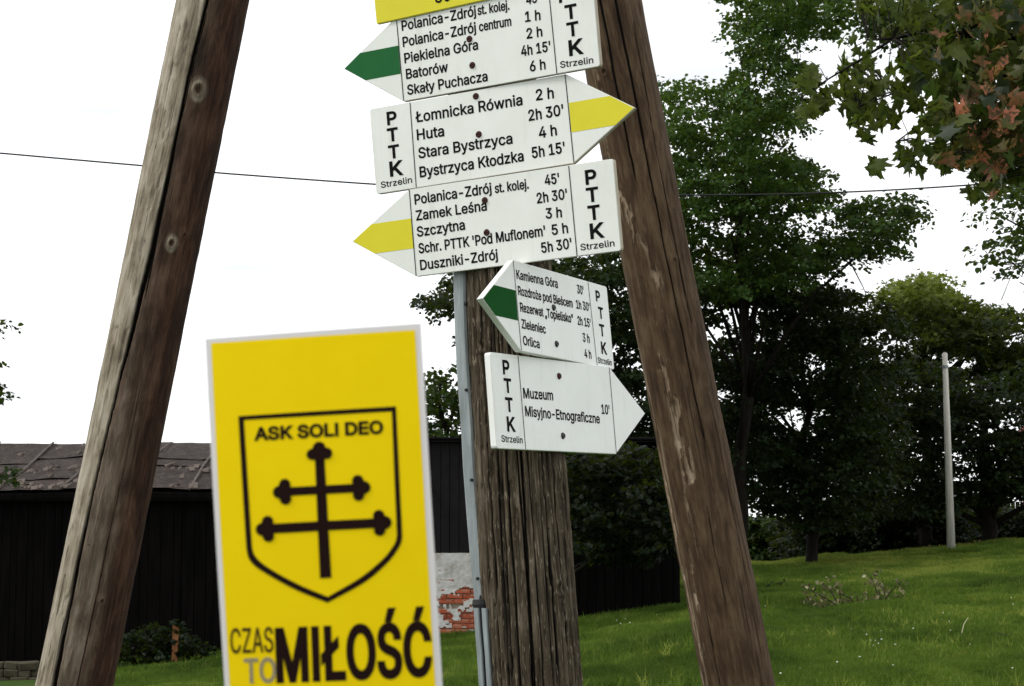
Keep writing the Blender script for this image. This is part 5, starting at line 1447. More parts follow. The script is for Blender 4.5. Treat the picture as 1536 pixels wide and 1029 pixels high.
while z < ztop + .02:
    x = float(p2w(-70, 1000, 25.8)[0]) + (r_ % 2) * .11
    h = RNG.uniform(.085, .115)
    while x < float(p2w(56, 1000, 25.8)[0]):
        w = RNG.uniform(.14, .27)
        o = link('stone', SM[random.randrange(5)], None, sw)
        o.scale = (w / .82, .26, h / .60); o.rotation_euler = (RNG.uniform(-.08, .08), RNG.uniform(-.08, .08), RNG.uniform(-.2, .2))
        o.location = Vector((x + w / 2 - s0[0], RNG.uniform(-.04, .04), z + h / 2 - gz0)); x += w + .01
    z += h; r_ += 1
# a short orange stake in the bush by the barn
a_ = p2w(262, 966, 26.6); b_ = p2w(263, 937, 26.6)
gs = np.array([a_[0], 26.6, float(ground_z(a_[0], 26.6))])
bm = bmesh.new(); bmesh.ops.create_cube(bm, size=1)
hh = b_[2] - gs[2]
for v in bm.verts:
    v.co = Vector((v.co.x * .085 + (.012 if v.co.z > 0 else 0), v.co.y * .05, (v.co.z + .5) * hh + (-.03 if v.co.z > 0 and v.co.x > 0 else 0)))
bmesh.ops.bevel(bm, geom=list(bm.edges), offset=.008, segments=1, affect='EDGES')
bmesh.ops.subdivide_edges(bm, edges=list(bm.edges), cuts=2)
for v in bm.verts: v.co += Vector((random.uniform(-.006, .006), random.uniform(-.004, .004), random.uniform(-.006, .006)))
me = bpy.data.meshes.new('wooden_stake'); bm.to_mesh(me); bm.free()
tag(link('wooden_stake', me, M['stake'], None, gs), 'short orange brown stake standing in the dark bush before the barn', 'stake')

# ------------------------------------------------------------------ leaves and scattering
def leaf_template(name, outline, mat, fold=0.18, droop=0.10, stem=0.35):
    """leaf in the xy plane, base at the origin, tip towards +y; one half-outline mirrored"""
    half = outline
    V = [(0, y, 0) for y in (0.0, 0.33, 0.66, 1.0)]
    pts = half + [(0, 1.0)]
    Rv = [(x, y) for x, y in half]; V += [(x, y, 0) for x, y in Rv]; nR = len(Rv)
    V += [(-x, y, 0) for x, y in Rv]
    def mid(y): return 0 if y < .18 else (1 if y < .5 else (2 if y < .84 else 3))
    Fs = []
    for sgn, o in ((1, 4), (-1, 4 + nR)):
        prev = 0; ring = [o + i for i in range(nR)]
        cur = 0
        for i in range(nR - 1):
            m = mid((Rv[i][1] + Rv[i + 1][1]) / 2 * .75 + .1)
            while m > cur:
                Fs.append((cur, ring[i], cur + 1)[::sgn]); cur += 1
            Fs.append((cur, ring[i], ring[i + 1])[::sgn])
        while cur < 3:
            Fs.append((cur, ring[-1], cur + 1)[::sgn]); cur += 1
    Vn = [(x, y, fold * abs(x) - droop * y * y) for x, y, z in V]
    if stem:
        k = len(Vn); Vn += [(-.012, 0, 0), (.012, 0, 0), (.0, -stem, .06)]; Fs.append((k, k + 2, k + 1))
    me = bpy.data.meshes.new(name); me.from_pydata(Vn, [], Fs); me.update(); me.materials.append(mat)
    return me
MAPLE = [(.0, .0), (.16, -.08), (.26, -.02), (.44, -.12), (.40, .02), (.54, .06), (.36, .14), (.28, .22), (.52, .34), (.92, .44), (.70, .52), (.70, .64), (.50, .56), (.30, .50), (.16, .46), (.34, .70), (.24, .76), (.20, .90), (.11, .88), (.04, 1.0)]
LIME = [(.0, .0), (.24, .06), (.40, .26), (.40, .48), (.27, .72), (.10, .92)]
def inst_group(leaf_me):
    o = bpy.data.objects.new(leaf_me.name, leaf_me)      # template, never linked to the scene
    ng = bpy.data.node_groups.new('scatter_' + leaf_me.name, 'GeometryNodeTree')
    ng.interface.new_socket(name='Geometry', in_out='INPUT', socket_type='NodeSocketGeometry')
    ng.interface.new_socket(name='Geometry', in_out='OUTPUT', socket_type='NodeSocketGeometry')
    N_ = ng.nodes; gi = N_.new('NodeGroupInput'); go = N_.new('NodeGroupOutput')
    mp_ = N_.new('GeometryNodeMeshToPoints'); ip = N_.new('GeometryNodeInstanceOnPoints'); oi = N_.new('GeometryNodeObjectInfo')
    oi.inputs[0].default_value = o
    ra = N_.new('GeometryNodeInputNamedAttribute'); ra.data_type = 'FLOAT_VECTOR'; ra.inputs[0].default_value = 'rot'
    sa = N_.new('GeometryNodeInputNamedAttribute'); sa.data_type = 'FLOAT'; sa.inputs[0].default_value = 'scl'
    l = ng.links.new
    l(gi.outputs[0], mp_.inputs[0]); l(mp_.outputs[0], ip.inputs['Points']); l(oi.outputs['Geometry'], ip.inputs['Instance'])
    l(ra.outputs[0], ip.inputs['Rotation']); l(sa.outputs[0], ip.inputs['Scale']); l(ip.outputs[0], go.inputs[0])
    return ng
def scatter(name, P_, rot, scl, tint, ng, parent=None, origin=None):
    P_ = np.asarray(P_, float)
    off = np.array(parent.location) if parent is not None else (np.array(origin) if origin is not None else np.zeros(3))
    me = bpy.data.meshes.new(name)
    me.vertices.add(len(P_)); me.vertices.foreach_set('co', (P_ - off).astype(np.float32).ravel())
    attr(me, 'rot', rot, 'FLOAT_VECTOR'); attr(me, 'scl', scl); attr(me, 'tint', tint)
    o = link(name, me, None, parent)
    if parent is None: o.location = Vector(off)
    m = o.modifiers.new('scatter', 'NODES'); m.node_group = ng
    return tag(o, kind='stuff')

LM = {}
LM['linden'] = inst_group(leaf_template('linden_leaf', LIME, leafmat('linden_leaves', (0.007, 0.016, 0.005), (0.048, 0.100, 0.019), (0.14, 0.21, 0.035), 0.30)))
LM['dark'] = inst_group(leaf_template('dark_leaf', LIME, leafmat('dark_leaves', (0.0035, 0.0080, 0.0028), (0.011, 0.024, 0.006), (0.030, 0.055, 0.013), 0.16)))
LM['gold'] = inst_group(leaf_template('maple_leaf_small', MAPLE, leafmat('yellowing_leaves', (0.010, 0.020, 0.005), (0.15, 0.18, 0.026), (0.32, 0.28, 0.05), 0.34)))
LM['fresh'] = inst_group(leaf_template('fresh_leaf', LIME, leafmat('fresh_leaves', (0.010, 0.022, 0.005), (0.038, 0.068, 0.013), (0.10, 0.14, 0.025), 0.28)))
LM['pale'] = inst_group(leaf_template('withered_leaf', LIME, leafmat('withered_leaves', (0.035, 0.034, 0.014), (0.17, 0.155, 0.075), (0.40, 0.38, 0.24), 0.15), stem=0))

def in_poly(px, py, poly):
    ins = np.zeros(len(px), bool); n = len(poly)
    for i in range(n):
        x0, y0 = poly[i]; x1, y1 = poly[(i + 1) % n]
        c = ((y0 > py) != (y1 > py)) & (px < (x1 - x0) * (py - y0) / (y1 - y0 + 1e-9) + x0)
        ins ^= c
    return ins

def rays(px, py, Y):
    a = (px - CX) / FPX; b = -(py - CY) / FPX
    d = np.stack([a, math.cos(PITCH) - math.sin(PITCH) * b, math.sin(PITCH) + math.cos(PITCH) * b], -1)
    return d * (Y / d[:, 1])[:, None] + np.array([0, 0, EYE])

def crown_points(polys, Y, thick, nclu, per, rad, seed, gap=0.0):
    """sprays of leaves: flat drooping clusters spread through a crown of real depth"""
    rg = np.random.default_rng(seed); C_ = []
    areas = [abs(sum(p[i][0] * p[(i + 1) % len(p)][1] - p[(i + 1) % len(p)][0] * p[i][1] for i in range(len(p)))) / 2 for p in polys]
    for p, a in zip(polys, areas):
        need = max(4, int(nclu * a / sum(areas))); got = 0
        xs = [q[0] for q in p]; ys = [q[1] for q in p]
        tries = 0
        while got < need and tries < 60:
            tries += 1
            X = rg.uniform(min(xs), max(xs), need * 2); Z = rg.uniform(min(ys), max(ys), need * 2)
            k = in_poly(X, Z, p)
            if gap: k &= (vn(X / 55., Z / 42., seed=seed) * .6 + vn(X / 20., Z / 17., seed=seed + 1) * .4) > gap
            X, Z = X[k][:need - got], Z[k][:need - got]
            dep = Y + rg.uniform(-thick, thick, len(X))
            C_.append(rays(X, Z, dep)); got += len(X)
    C_ = np.vstack(C_)
    n = len(C_)
    idx = np.repeat(np.arange(n), per)
    az = rg.uniform(0, 2 * np.pi, n)
    ln = rg.uniform(.6, 1.3, n) * rad
    q = rg.random(len(idx)) ** .8 * ln[idx] * 1.0
    side = rg.normal(0, .28, len(idx)) * rad
    dz = -0.28 * q ** 1.4 / rad ** .4 + rg.normal(0, .10, len(idx)) * rad
    ca, sa = np.cos(az[idx]), np.sin(az[idx])
    P_ = C_[idx] + np.stack([q * ca - side * sa, q * sa + side * ca, dz], -1)
    rot = np.stack([rg.normal(-.35, .55, len(idx)), rg.normal(0, .5, len(idx)), az[idx] - np.pi / 2 + rg.normal(0, .7, len(idx))], -1)
    ct = rg.random(n)
    return P_, rot, ct[idx], C_, rg

def limbs(base, top, targets, r0, parent, seed, nmax=26, name='branch'):
    """trunk plus limbs that fork off it towards the middle of the foliage"""
    rg = np.random.default_rng(seed)
    base, top = np.array(base, float), np.array(top, float)
    n = 9
    tr = [base + (top - base) * i / n + np.array([rg.normal(0, .06), rg.normal(0, .06), 0]) * (i > 0) * np.linalg.norm(top - base) / 8 for i in range(n + 1)]
    V, Fq = tube([base - (tr[1] - base) * .08] + tr, [r0 * 1.35] + [r0 * (1 - .82 * i / n) for i in range(n + 1)], 10)
    mesh('trunk', V, Fq, M['bark'], parent, smooth_=True)
    sel = targets[rg.choice(len(targets), min(nmax, len(targets)), replace=False)]
    geo = []
    for c in sel:
        k = int(np.clip((c[2] - base[2]) / (top[2] - base[2]) * n - rg.uniform(1, 3), 1, n - 1))
        s = tr[k]; d_ = c - s; Ld = np.linalg.norm(d_)
        mid = s + d_ * .5 + np.array([rg.normal(0, .1), rg.normal(0, .1), .12]) * Ld * .6
        rr_ = r0 * (1 - .82 * k / n) * .5
        P_ = [s, s + (mid - s) * .55 + np.array([0, 0, .03 * Ld]), mid, mid + (c - mid) * .55 + rg.normal(0, .03, 3) * Ld, c]
        geo.append(tube(P_, [rr_, rr_ * .75, rr_ * .5, rr_ * .28, .012], 6))
        for _ in range(3):
            e_ = mid + (c - mid) * rg.uniform(.1, .8)
            f_ = e_ + rg.normal(0, .22, 3) * Ld * .5
            geo.append(tube([e_, (e_ + f_) / 2 + rg.normal(0, .02, 3) * Ld, f_], [rr_ * .3, rr_ * .18, .008], 5))
    for i in range(0, len(geo), 4):
        gq = join(geo[i:i + 4]); mesh(name, gq[0], gq[1], M['bark'], parent, smooth_=True)

def tree(name, label, polys, Y, thick, nclu, per, rad, leaf, lsize, trunk, r0, seed, cat='tree', gap=0.0, tintf=None, nb=26, group=None):
    P_, rot, ct, C_, rg = crown_points(polys, Y, thick, nclu, per, rad, seed, gap)
    bx_, by_ = trunk[0]; gz_ = float(ground_z(bx_, by_))
    E = empty(name, (bx_, by_, gz_), label, cat, group)
    limbs((bx_, by_, gz_), trunk[1], C_, r0, E, seed, nb)
    n = len(P_)
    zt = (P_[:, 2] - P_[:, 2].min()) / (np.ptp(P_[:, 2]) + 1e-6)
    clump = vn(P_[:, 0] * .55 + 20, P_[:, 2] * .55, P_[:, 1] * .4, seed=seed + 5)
    tint = np.clip(ct * .40 + rg.random(n) * .28 + .45 * (clump - .45) + .10 * zt, 0, 1) * .88  # higher leaves tinted lighter: skylight painted into their colour
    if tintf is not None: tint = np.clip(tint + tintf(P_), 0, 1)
    scl = lsize * rg.uniform(.7, 1.25, n)
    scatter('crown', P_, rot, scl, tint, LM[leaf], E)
    return E

A1 = [(1083, -70), (1098, 5), (1112, 40), (1108, 78), (1085, 105), (1050, 120), (1008, 116), (992, 150), (985, 190), (975, 240), (985, 330), (1000, 430), (1150, 440), (1270, 400), (1318, 385),
      (1385, 335), (1368, 298), (1320, 278), (1265, 292), (1238, 275), (1215, 238), (1180, 222), (1192, 195), (1236, 180), (1225, 125), (1182, 125), (1186, 80), (1225, 55), (1250, 30), (1250, -70)]
A1b = [(1235, -70), (1235, 40), (1262, 22), (1290, 35), (1345, 55), (1400, 82), (1536, 120), (1700, 120), (1700, -70)]
A2 = [(1000, 425), (1150, 435), (1250, 425), (1290, 440), (1335, 470), (1340, 600), (1330, 720), (1270, 785), (1190, 788), (1150, 770), (1118, 725), (1070, 720), (1040, 640), (1015, 540)]
tp = p2w(1105, 640, 40)
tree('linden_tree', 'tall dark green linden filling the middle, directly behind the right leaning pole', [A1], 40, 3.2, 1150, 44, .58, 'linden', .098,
     ((tp[0], 40.0), p2w(1125, 90, 40)), .17, 101, gap=.35, tintf=lambda P_: .16 * smooth(8, 12, P_[:, 2]))  # crown top tinted lighter still, as if skylit
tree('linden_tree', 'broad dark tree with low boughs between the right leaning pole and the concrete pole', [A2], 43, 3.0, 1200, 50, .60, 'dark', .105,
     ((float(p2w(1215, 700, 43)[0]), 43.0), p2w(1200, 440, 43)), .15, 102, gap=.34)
tree('linden_tree', 'dark linden crown above and behind the red tinged maple leaves', [A1b], 36, 2.0, 420, 46, .52, 'linden', .090,
     ((float(p2w(1760, 400, 36)[0]), 36.0), p2w(1740, -150, 36)), .28, 121, gap=.40)
A3 = [(640, 445), (646, 415), (672, 404), (700, 395), (720, 385), (880, 380), (940, 372), (1000, 400), (1020, 560), (1050, 690), (1010, 740), (940, 700), (860, 720), (800, 700), (740, 560), (700, 478), (668, 474), (648, 462)]
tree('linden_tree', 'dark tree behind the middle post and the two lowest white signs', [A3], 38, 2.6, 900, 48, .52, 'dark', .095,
     ((float(p2w(900, 700, 38)[0]), 38.0), p2w(900, 420, 38)), .2, 103, gap=.34, tintf=lambda P_: .10 * smooth(6, 8, P_[:, 2]))  # skylit top put into the leaf tint
A4 = [(1318, 470), (1325, 445), (1348, 424), (1372, 408), (1402, 415), (1435, 440), (1470, 458), (1536, 470), (1660, 460), (1660, 560), (1300, 560), (1290, 500)]
A5 = [(1290, 545), (1660, 545), (1660, 740), (1500, 745), (1400, 765), (1290, 765), (1270, 700)]
gt = lambda P_: np.clip(.75 * smooth(6.2, 8.2, P_[:, 2] + .25 * (13.0 - P_[:, 0]) * (P_[:, 0] < 17)) - .25, -.3, .6)
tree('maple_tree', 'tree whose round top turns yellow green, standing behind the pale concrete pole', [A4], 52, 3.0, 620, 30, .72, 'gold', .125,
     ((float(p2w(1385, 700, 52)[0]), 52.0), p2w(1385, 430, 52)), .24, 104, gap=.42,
     tintf=lambda P_: -.40 + .75 * smooth(7.0, 8.7, P_[:, 2] - .16 * np.clip(P_[:, 0] - 12.6, 0, 9)))  # yellowing and sunlight at the top both put into the leaf tint
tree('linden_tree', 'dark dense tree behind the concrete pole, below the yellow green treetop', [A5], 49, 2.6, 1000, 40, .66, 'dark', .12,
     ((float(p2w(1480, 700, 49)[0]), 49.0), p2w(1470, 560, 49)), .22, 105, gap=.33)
A6 = [(1468, 300), (1500, 262), (1560, 240), (1640, 250), (1640, 420), (1560, 400), (1520, 412), (1497, 400), (1493, 368), (1470, 338), (1462, 318)]
tree('birch_tree', 'small leaved tree whose hanging twigs enter at the right edge under the maple', [A6], 24, 1.0, 130, 24, .42, 'fresh', .075,
     ((float(p2w(1720, 400, 24)[0]), 24.5), p2w(1690, 100, 24)), .16, 106, gap=.33, nb=14, tintf=lambda P_: P_[:, 0] * 0 - .18)
A7 = [(-150, 430), (-14, 466), (-2, 482), (-2, 500), (-14, 530), (-2, 562), (4, 590), (-8, 606), (-150, 630)]
A7b = [(-120, 660), (-8, 672), (14, 696), (20, 722), (10, 738), (-10, 748), (-120, 740)]
tree('apple_tree', 'green leafy twigs reaching in at the left edge above the barn roof', [A7, A7b], 17, .5, 130, 24, .17, 'fresh', .05,
     ((float(p2w(-330, 700, 17)[0]), 17.4), p2w(-300, 380, 17)), .12, 107, nb=16, tintf=lambda P_: -.22 + P_[:, 0] * 0)
A8 = [(560, 640), (600, 590), (638, 562), (664, 546), (700, 560), (735, 600), (745, 680), (640, 690), (560, 690)]
tree('pear_tree', 'small light green tree rising behind the black barn roof, beside the middle post', [A8], 38, 1.4, 170, 30, .5, 'fresh', .10,
     ((float(p2w(664, 700, 38)[0]), 38.0), p2w(664, 575, 38)), .16, 108, nb=14)
A9 = [(835, 700), (880, 670), (960, 668), (1030, 690), (1045, 750), (1020, 815), (960, 838), (900, 832), (850, 820)]
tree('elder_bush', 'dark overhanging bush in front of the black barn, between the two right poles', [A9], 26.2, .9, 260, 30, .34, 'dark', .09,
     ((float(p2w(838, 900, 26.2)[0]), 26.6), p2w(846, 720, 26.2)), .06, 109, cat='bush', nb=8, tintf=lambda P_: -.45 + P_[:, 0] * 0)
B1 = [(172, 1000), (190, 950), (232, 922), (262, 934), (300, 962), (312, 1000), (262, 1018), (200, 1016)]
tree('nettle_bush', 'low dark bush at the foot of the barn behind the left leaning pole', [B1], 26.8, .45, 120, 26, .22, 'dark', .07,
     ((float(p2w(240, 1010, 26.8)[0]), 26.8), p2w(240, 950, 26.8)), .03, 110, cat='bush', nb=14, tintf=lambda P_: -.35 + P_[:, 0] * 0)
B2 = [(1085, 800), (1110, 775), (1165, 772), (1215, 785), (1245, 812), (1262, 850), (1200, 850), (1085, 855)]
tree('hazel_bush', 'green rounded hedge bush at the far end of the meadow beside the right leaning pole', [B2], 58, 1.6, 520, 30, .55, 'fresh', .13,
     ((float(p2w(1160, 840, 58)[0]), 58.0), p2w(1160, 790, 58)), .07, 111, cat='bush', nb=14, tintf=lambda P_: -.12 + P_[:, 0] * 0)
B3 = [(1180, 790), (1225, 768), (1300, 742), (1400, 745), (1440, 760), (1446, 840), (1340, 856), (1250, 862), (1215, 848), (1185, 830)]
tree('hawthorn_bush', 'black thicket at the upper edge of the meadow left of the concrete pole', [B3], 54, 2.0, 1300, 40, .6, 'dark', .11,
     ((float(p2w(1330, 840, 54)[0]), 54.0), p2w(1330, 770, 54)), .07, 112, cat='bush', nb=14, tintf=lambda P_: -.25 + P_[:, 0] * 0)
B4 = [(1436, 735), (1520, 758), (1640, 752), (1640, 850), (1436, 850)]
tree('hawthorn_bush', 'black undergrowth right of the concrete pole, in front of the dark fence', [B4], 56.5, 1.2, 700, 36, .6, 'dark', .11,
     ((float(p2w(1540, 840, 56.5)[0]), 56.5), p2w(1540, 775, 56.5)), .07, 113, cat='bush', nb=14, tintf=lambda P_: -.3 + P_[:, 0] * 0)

# ------------------------------------------------------------------ the near maple: big lobed leaves
MAPLE2 = []
mm = leafmat('autumn_maple_leaves', (0.022, 0.042, 0.009), (0.085, 0.105, 0.022), (0.26, 0.10, 0.045), 0.38)
def objleaf(name, c1, trans=.42, c2=None, cut=.5):
    t = NT(name); n = t.noise(t.coords(), 9, 3); oi = t.n('ObjectInfo')
    c = t.mix(n, tuple(x * .6 for x in c1), c1)
    if c2:                                           # blotches of autumn colour, different on every leaf
        m_ = t.n('Mapping'); co = t.n('TexCoord'); t.l(co.outputs['Object'], m_.inputs['Vector']); t.l(oi.outputs['Random'], m_.inputs['Location'])
        nn = t.noise(m_.outputs[0], 3.2, 4, .6); q = t.math('ADD', nn, t.math('MULTIPLY', oi.outputs['Random'], .16))
        c = t.mix(t.ramp(q, [(cut, (0, 0, 0)), (cut + .10, (1, 1, 1))]), c, c2)
    t.base(c, .45, .3); tr = t.n('BsdfTranslucent'); t.l(t.mix(.35, c, (.25, .35, .03)), tr.inputs[0])
    ms = t.n('MixShader'); ms.inputs[0].default_value = trans
    t.l(t.b.outputs[0], ms.inputs[1]); t.l(tr.outputs[0], ms.inputs[2]); t.l(ms.outputs[0], t.o.inputs[0]); return t.m
LC = [objleaf('maple_green', (.065, .120, .019), .42, (.075, .045, .022), .66), objleaf('maple_dark', (.018, .034, .009), .22), objleaf('maple_olive', (.100, .120, .026), .40, (.20, .10, .04), .64),
      objleaf('maple_brown', (.110, .090, .030), .36, (.24, .095, .045), .56), objleaf('maple_red', (.120, .085, .034), .38, (.50, .17, .095), .54), objleaf('maple_bright', (.11, .17, .020), .42, (.20, .12, .03), .66)]
LMm = []
for mt in LC:
    for fo, dr in ((.22, .22), (-.15, .35)):
        LMm.append(leaf_template('leaf', MAPLE, mt, fo, dr, .5))
MP = [(1182, 150), (1196, 118), (1228, 78), (1262, 42), (1288, 62), (1316, 60), (1330, 24), (1290, 14), (1262, -10), (1270, -60), (1450, -60), (1700, -90), (1700, 300), (1536, 262), (1500, 285), (1468, 292),
      (1440, 270), (1424, 248), (1392, 232), (1376, 262), (1356, 246), (1338, 222), (1318, 196), (1328, 250), (1312, 256), (1304, 215), (1290, 188), (1262, 178), (1240, 185), (1225, 160), (1205, 172)]
MY = 11.5
tb = p2w(1990, 900, MY)
mt_ = empty('maple_tree', (tb[0], MY + .2, float(ground_z(tb[0], MY))), 'near maple with large lobed leaves turning red, hanging in from the upper right', 'tree')
tk = [p2w(1990, 1500, MY + .2), p2w(1960, 700, MY + .2), p2w(1900, 250, MY + .2), p2w(1850, -50, MY + .3), p2w(1800, -400, MY + .3)]
tk[0][2] = mt_.location.z - .1
V_, F_ = tube(tk, [.24, .19, .15, .11, .05], 12); mesh('trunk', V_, F_, M['bark'], mt_, smooth_=True)
LB = [([(1850, -20), (1640, 30), (1530, 55), (1447, 52), (1385, 46), (1340, 58), (1302, 60)], [.055, .036, .028, .023, .018, .011, .006]),
      ([(1447, 52), (1432, 20), (1418, -20), (1400, -70)], [.014, .013, .011, .009]),
      ([(1500, 54), (1480, 95), (1450, 130), (1400, 170), (1362, 200), (1345, 212)], [.015, .012, .010, .008, .005, .003]),
      ([(1340, 58), (1290, 90), (1240, 120), (1200, 148)], [.010, .008, .006, .003]),
      ([(1900, 260), (1700, 170), (1560, 160), (1480, 190), (1430, 225)], [.05, .03, .02, .012, .005]),
      ([(1560, 160), (1500, 225), (1470, 275)], [.012, .008, .003]), ([(1600, 120), (1530, 110), (1470, 120), (1400, 130), (1340, 140), (1290, 160)], [.02, .014, .011, .009, .006, .003])]
nodes = []
for pl, rd in LB:
    jit = RNG.uniform(-.35, .35, len(pl))
    P_ = [p2w(x, y, MY + j_) for (x, y), j_ in zip(pl, jit)]
    V_, F_ = tube(P_, rd, 8); mesh('branch', V_, F_, M['bark'], mt_, smooth_=True)
    for i in range(len(P_) - 1):
        for f in np.linspace(0, 1, 5): nodes.append(P_[i] + (P_[i + 1] - P_[i]) * f)
nodes = np.array(nodes)
NL = 2300
X = RNG.uniform(1180, 1660, 7500); Z = RNG.uniform(-80, 300, 7500)
k = in_poly(X, Z, MP) & ((vn(X / 40., Z / 34., seed=201) * .65 + vn(X / 16., Z / 14., seed=202) * .35) > (.40 - .16 * smooth(1330, 1500, X)))
k &= RNG.random(7500) < (.42 + .32 * smooth(1330, 1450, X) + .2 * smooth(60, 120, Z))
X, Z = X[k][:NL], Z[k][:NL]
dep = MY + RNG.uniform(-.9, .9, len(X)) * (.45 + .55 * smooth(1250, 1450, X))
LP = rays(X, Z, dep)
red = vn(X / 30., Z / 26., seed=214) * .35 + RNG.random(len(X)) * .55 + .22 * smooth(1340, 1500, X)
ordr = np.argsort(dep)
big, rest = ordr[:300], ordr[300:]
tw = []
for i in range(len(LP)):
    # each leaf sits on a short petiole twig towards the nearest limb
    if i % 3 == 0:
        nd = nodes[np.argmin(np.linalg.norm(nodes - LP[i], axis=1))]
        m_ = (nd + LP[i]) / 2 + np.array([0, 0, .05])
        tw.append(tube([nd, m_, LP[i] + np.array([0, 0, .04])], [.004, .003, .0015], 4))
tj = join(tw); tag(mesh('twigs', tj[0], tj[1], M['twig'], mt_), kind='stuff')
for i in big:
    q = red[i]
    ci = (0 if q < .38 else 1 if q < .46 else 2 if q < .64 else 3 if q < .78 else 4)
    if X[i] < 1330: ci = random.choice([0, 5, 5, 2, 0] if X[i] < 1265 else [0, 0, 5, 2, 1])
    elif ci == 0 and random.random() < .3: ci = 1
    o = link('leaf', LMm[ci * 2 + random.randrange(2)], None, mt_)
    o.location = Vector(LP[i]) - Vector(mt_.location)
    s = random.uniform(.062, .112)
    o.scale = (s, s, s)
    o.rotation_euler = (random.gauss(-2.0, .7), random.gauss(0, .85), random.uniform(-1.6, 1.6) + (math.pi if random.random() < .4 else 0))
ng = inst_group(leaf_template('maple_leaf', MAPLE, mm, .2, .25, .5))
n = len(rest)
ti = np.clip(red[rest] * .95 - .05 + RNG.normal(0, .08, n), 0, 1)
scatter('leaves', LP[rest], np.stack([RNG.normal(-2.0, .7, n), RNG.normal(0, .8, n), RNG.uniform(-1.6, 1.6, n) + math.pi * (RNG.random(n) < .4)], -1), RNG.uniform(.058, .105, n), ti, ng, mt_)

# ------------------------------------------------------------------ small things in the meadow
def shrub_twigs(name, label, cat, stems, Yd, leafn, lrange, spread, seed, leafsize, leaf='pale', tw_r=.006):
    rg = np.random.default_rng(seed)
    b = on_ground(*stems[0][0])
    E = empty(name, b, label, cat)
    Ps, geo = [], []
    for st in stems:
        g0 = on_ground(*st[0]); Y0 = g0[1]
        P_ = [g0] + [p2w(x, y, Y0 + rg.uniform(-.25, .25)) for x, y in st[1:]]
        geo.append(tube(P_, np.linspace(tw_r * 1.6, tw_r * .5, len(P_)), 5))
        for _ in range(leafn):
            i = rg.integers(0, len(P_) - 1); f = rg.random()
            Ps.append(P_[i] + (P_[i + 1] - P_[i]) * f + rg.normal(0, spread, 3))
    j_ = join(geo); mesh('stem', j_[0], j_[1], M['twig'], E, smooth_=True)
    Ps = np.array(Ps); n = len(Ps)
    scatter('leaves', Ps, np.stack([rg.normal(-1.2, .7, n), rg.normal(0, .7, n), rg.uniform(0, 6.3, n)], -1), leafsize * rg.uniform(.6, 1.2, n), rg.random(n) * .95, LM[leaf], E)
    return E
shrub_twigs('fallen_branch', 'cut branch with withered pale leaves lying in the grass, left clump', 'branch',
            [[(1262, 912), (1235, 895), (1212, 884), (1203, 880)], [(1262, 912), (1245, 885), (1232, 872)], [(1266, 912), (1258, 886), (1252, 876)], [(1240, 912), (1222, 902), (1206, 900)], [(1290, 910), (1275, 898), (1262, 890)], [(1262, 913), (1245, 906), (1230, 908)]],
            0, 34, None, .05, 301, .065)
shrub_twigs('young_shrub', 'small upright shrub with withered pale leaves, tallest plant in the open grass', 'shrub',
            [[(1322, 905), (1318, 885), (1312, 862), (1318, 847)], [(1322, 905), (1312, 880), (1300, 856)], [(1322, 905), (1336, 888), (1352, 872), (1357, 884)], [(1322, 905), (1305, 900), (1298, 890)], [(1325, 902), (1328, 885), (1322, 866)], [(1326, 904), (1345, 896), (1360, 892)]],
            0, 22, None, .045, 302, .065)
shrub_twigs('dead_branch', 'bare dark branch lying at the edge of the sunlit grass near the right pole', 'branch',
            [[(1130, 886), (1150, 880), (1160, 871)], [(1136, 886), (1165, 884), (1190, 880)], [(1165, 884), (1172, 874), (1180, 872)], [(1180, 882), (1192, 878), (1200, 884)]],
            0, 5, None, .05, 303, .06, 'dark', .012)
def stick(name, label, cat, pts, r, mat):
    g0 = on_ground(*pts[0]); P_ = [g0] + [p2w(x, y, g0[1] + .05 * i) for i, (x, y) in enumerate(pts[1:])]
    V_, F_ = tube(P_, np.linspace(r, r * .4, len(P_)), 6)
    tag(mesh(name, V_, F_, mat, None, origin=g0, smooth_=True), label, cat)
stick('dry_twig', 'thin crooked dark twig on the grass at the right edge', 'twig', [(1546, 966), (1528, 957), (1513, 955), (1501, 950), (1496, 951)], .008, M['twig'])
stick('grass_stalk', 'pale dry grass stalk arching above the meadow at the lower right', 'grass stalk', [(1442, 962), (1443, 948), (1446, 936), (1452, 927)], .007, M['straw'])
stick('bent_twig', 'short dark curved twig lying under the withered leaves', 'twig', [(1262, 914), (1270, 910), (1280, 909), (1289, 912)], .014, M['twig'])

# grass as tufts of bent blades
def tuft(name, nb, h, w, sp, seed, mat):
    rg = np.random.default_rng(seed); V, Fs = [], []
    for _ in range(nb):
        a = rg.uniform(0, 6.28); r_ = rg.uniform(0, sp); bx_, by_ = r_ * math.cos(a), r_ * math.sin(a)
        hh = h * rg.uniform(.5, 1.15); la = rg.uniform(0, 6.28); ln = hh * rg.uniform(.1, .75); ww = w * rg.uniform(.6, 1.2)
        ta = rg.uniform(0, 6.28); tx, ty = math.cos(ta) * ww, math.sin(ta) * ww
        k = len(V)
        for f, q in ((0, 1), (.5, .8), (1, 0)):
            cx_, cy_ = bx_ + math.cos(la) * ln * f * f, by_ + math.sin(la) * ln * f * f
            z_ = hh * (f - .18 * f * f * ln / hh)
            if q: V += [(cx_ - tx * q, cy_ - ty * q, z_), (cx_ + tx * q, cy_ + ty * q, z_)]
            else: V += [(cx_, cy_, z_)]
        Fs += [(k, k + 1, k + 3, k + 2), (k + 2, k + 3, k + 4)]
    me = bpy.data.meshes.new(name); me.from_pydata(V, [], Fs); me.update(); me.materials.append(mat); return me
gm = leafmat('grass_blades', (0.022, 0.050, 0.006), (0.090, 0.155, 0.017), (0.32, 0.33, 0.065), 0.28)
NGt = inst_group(tuft('grass_tuft', 16, .075, .0042, .09, 5, gm))
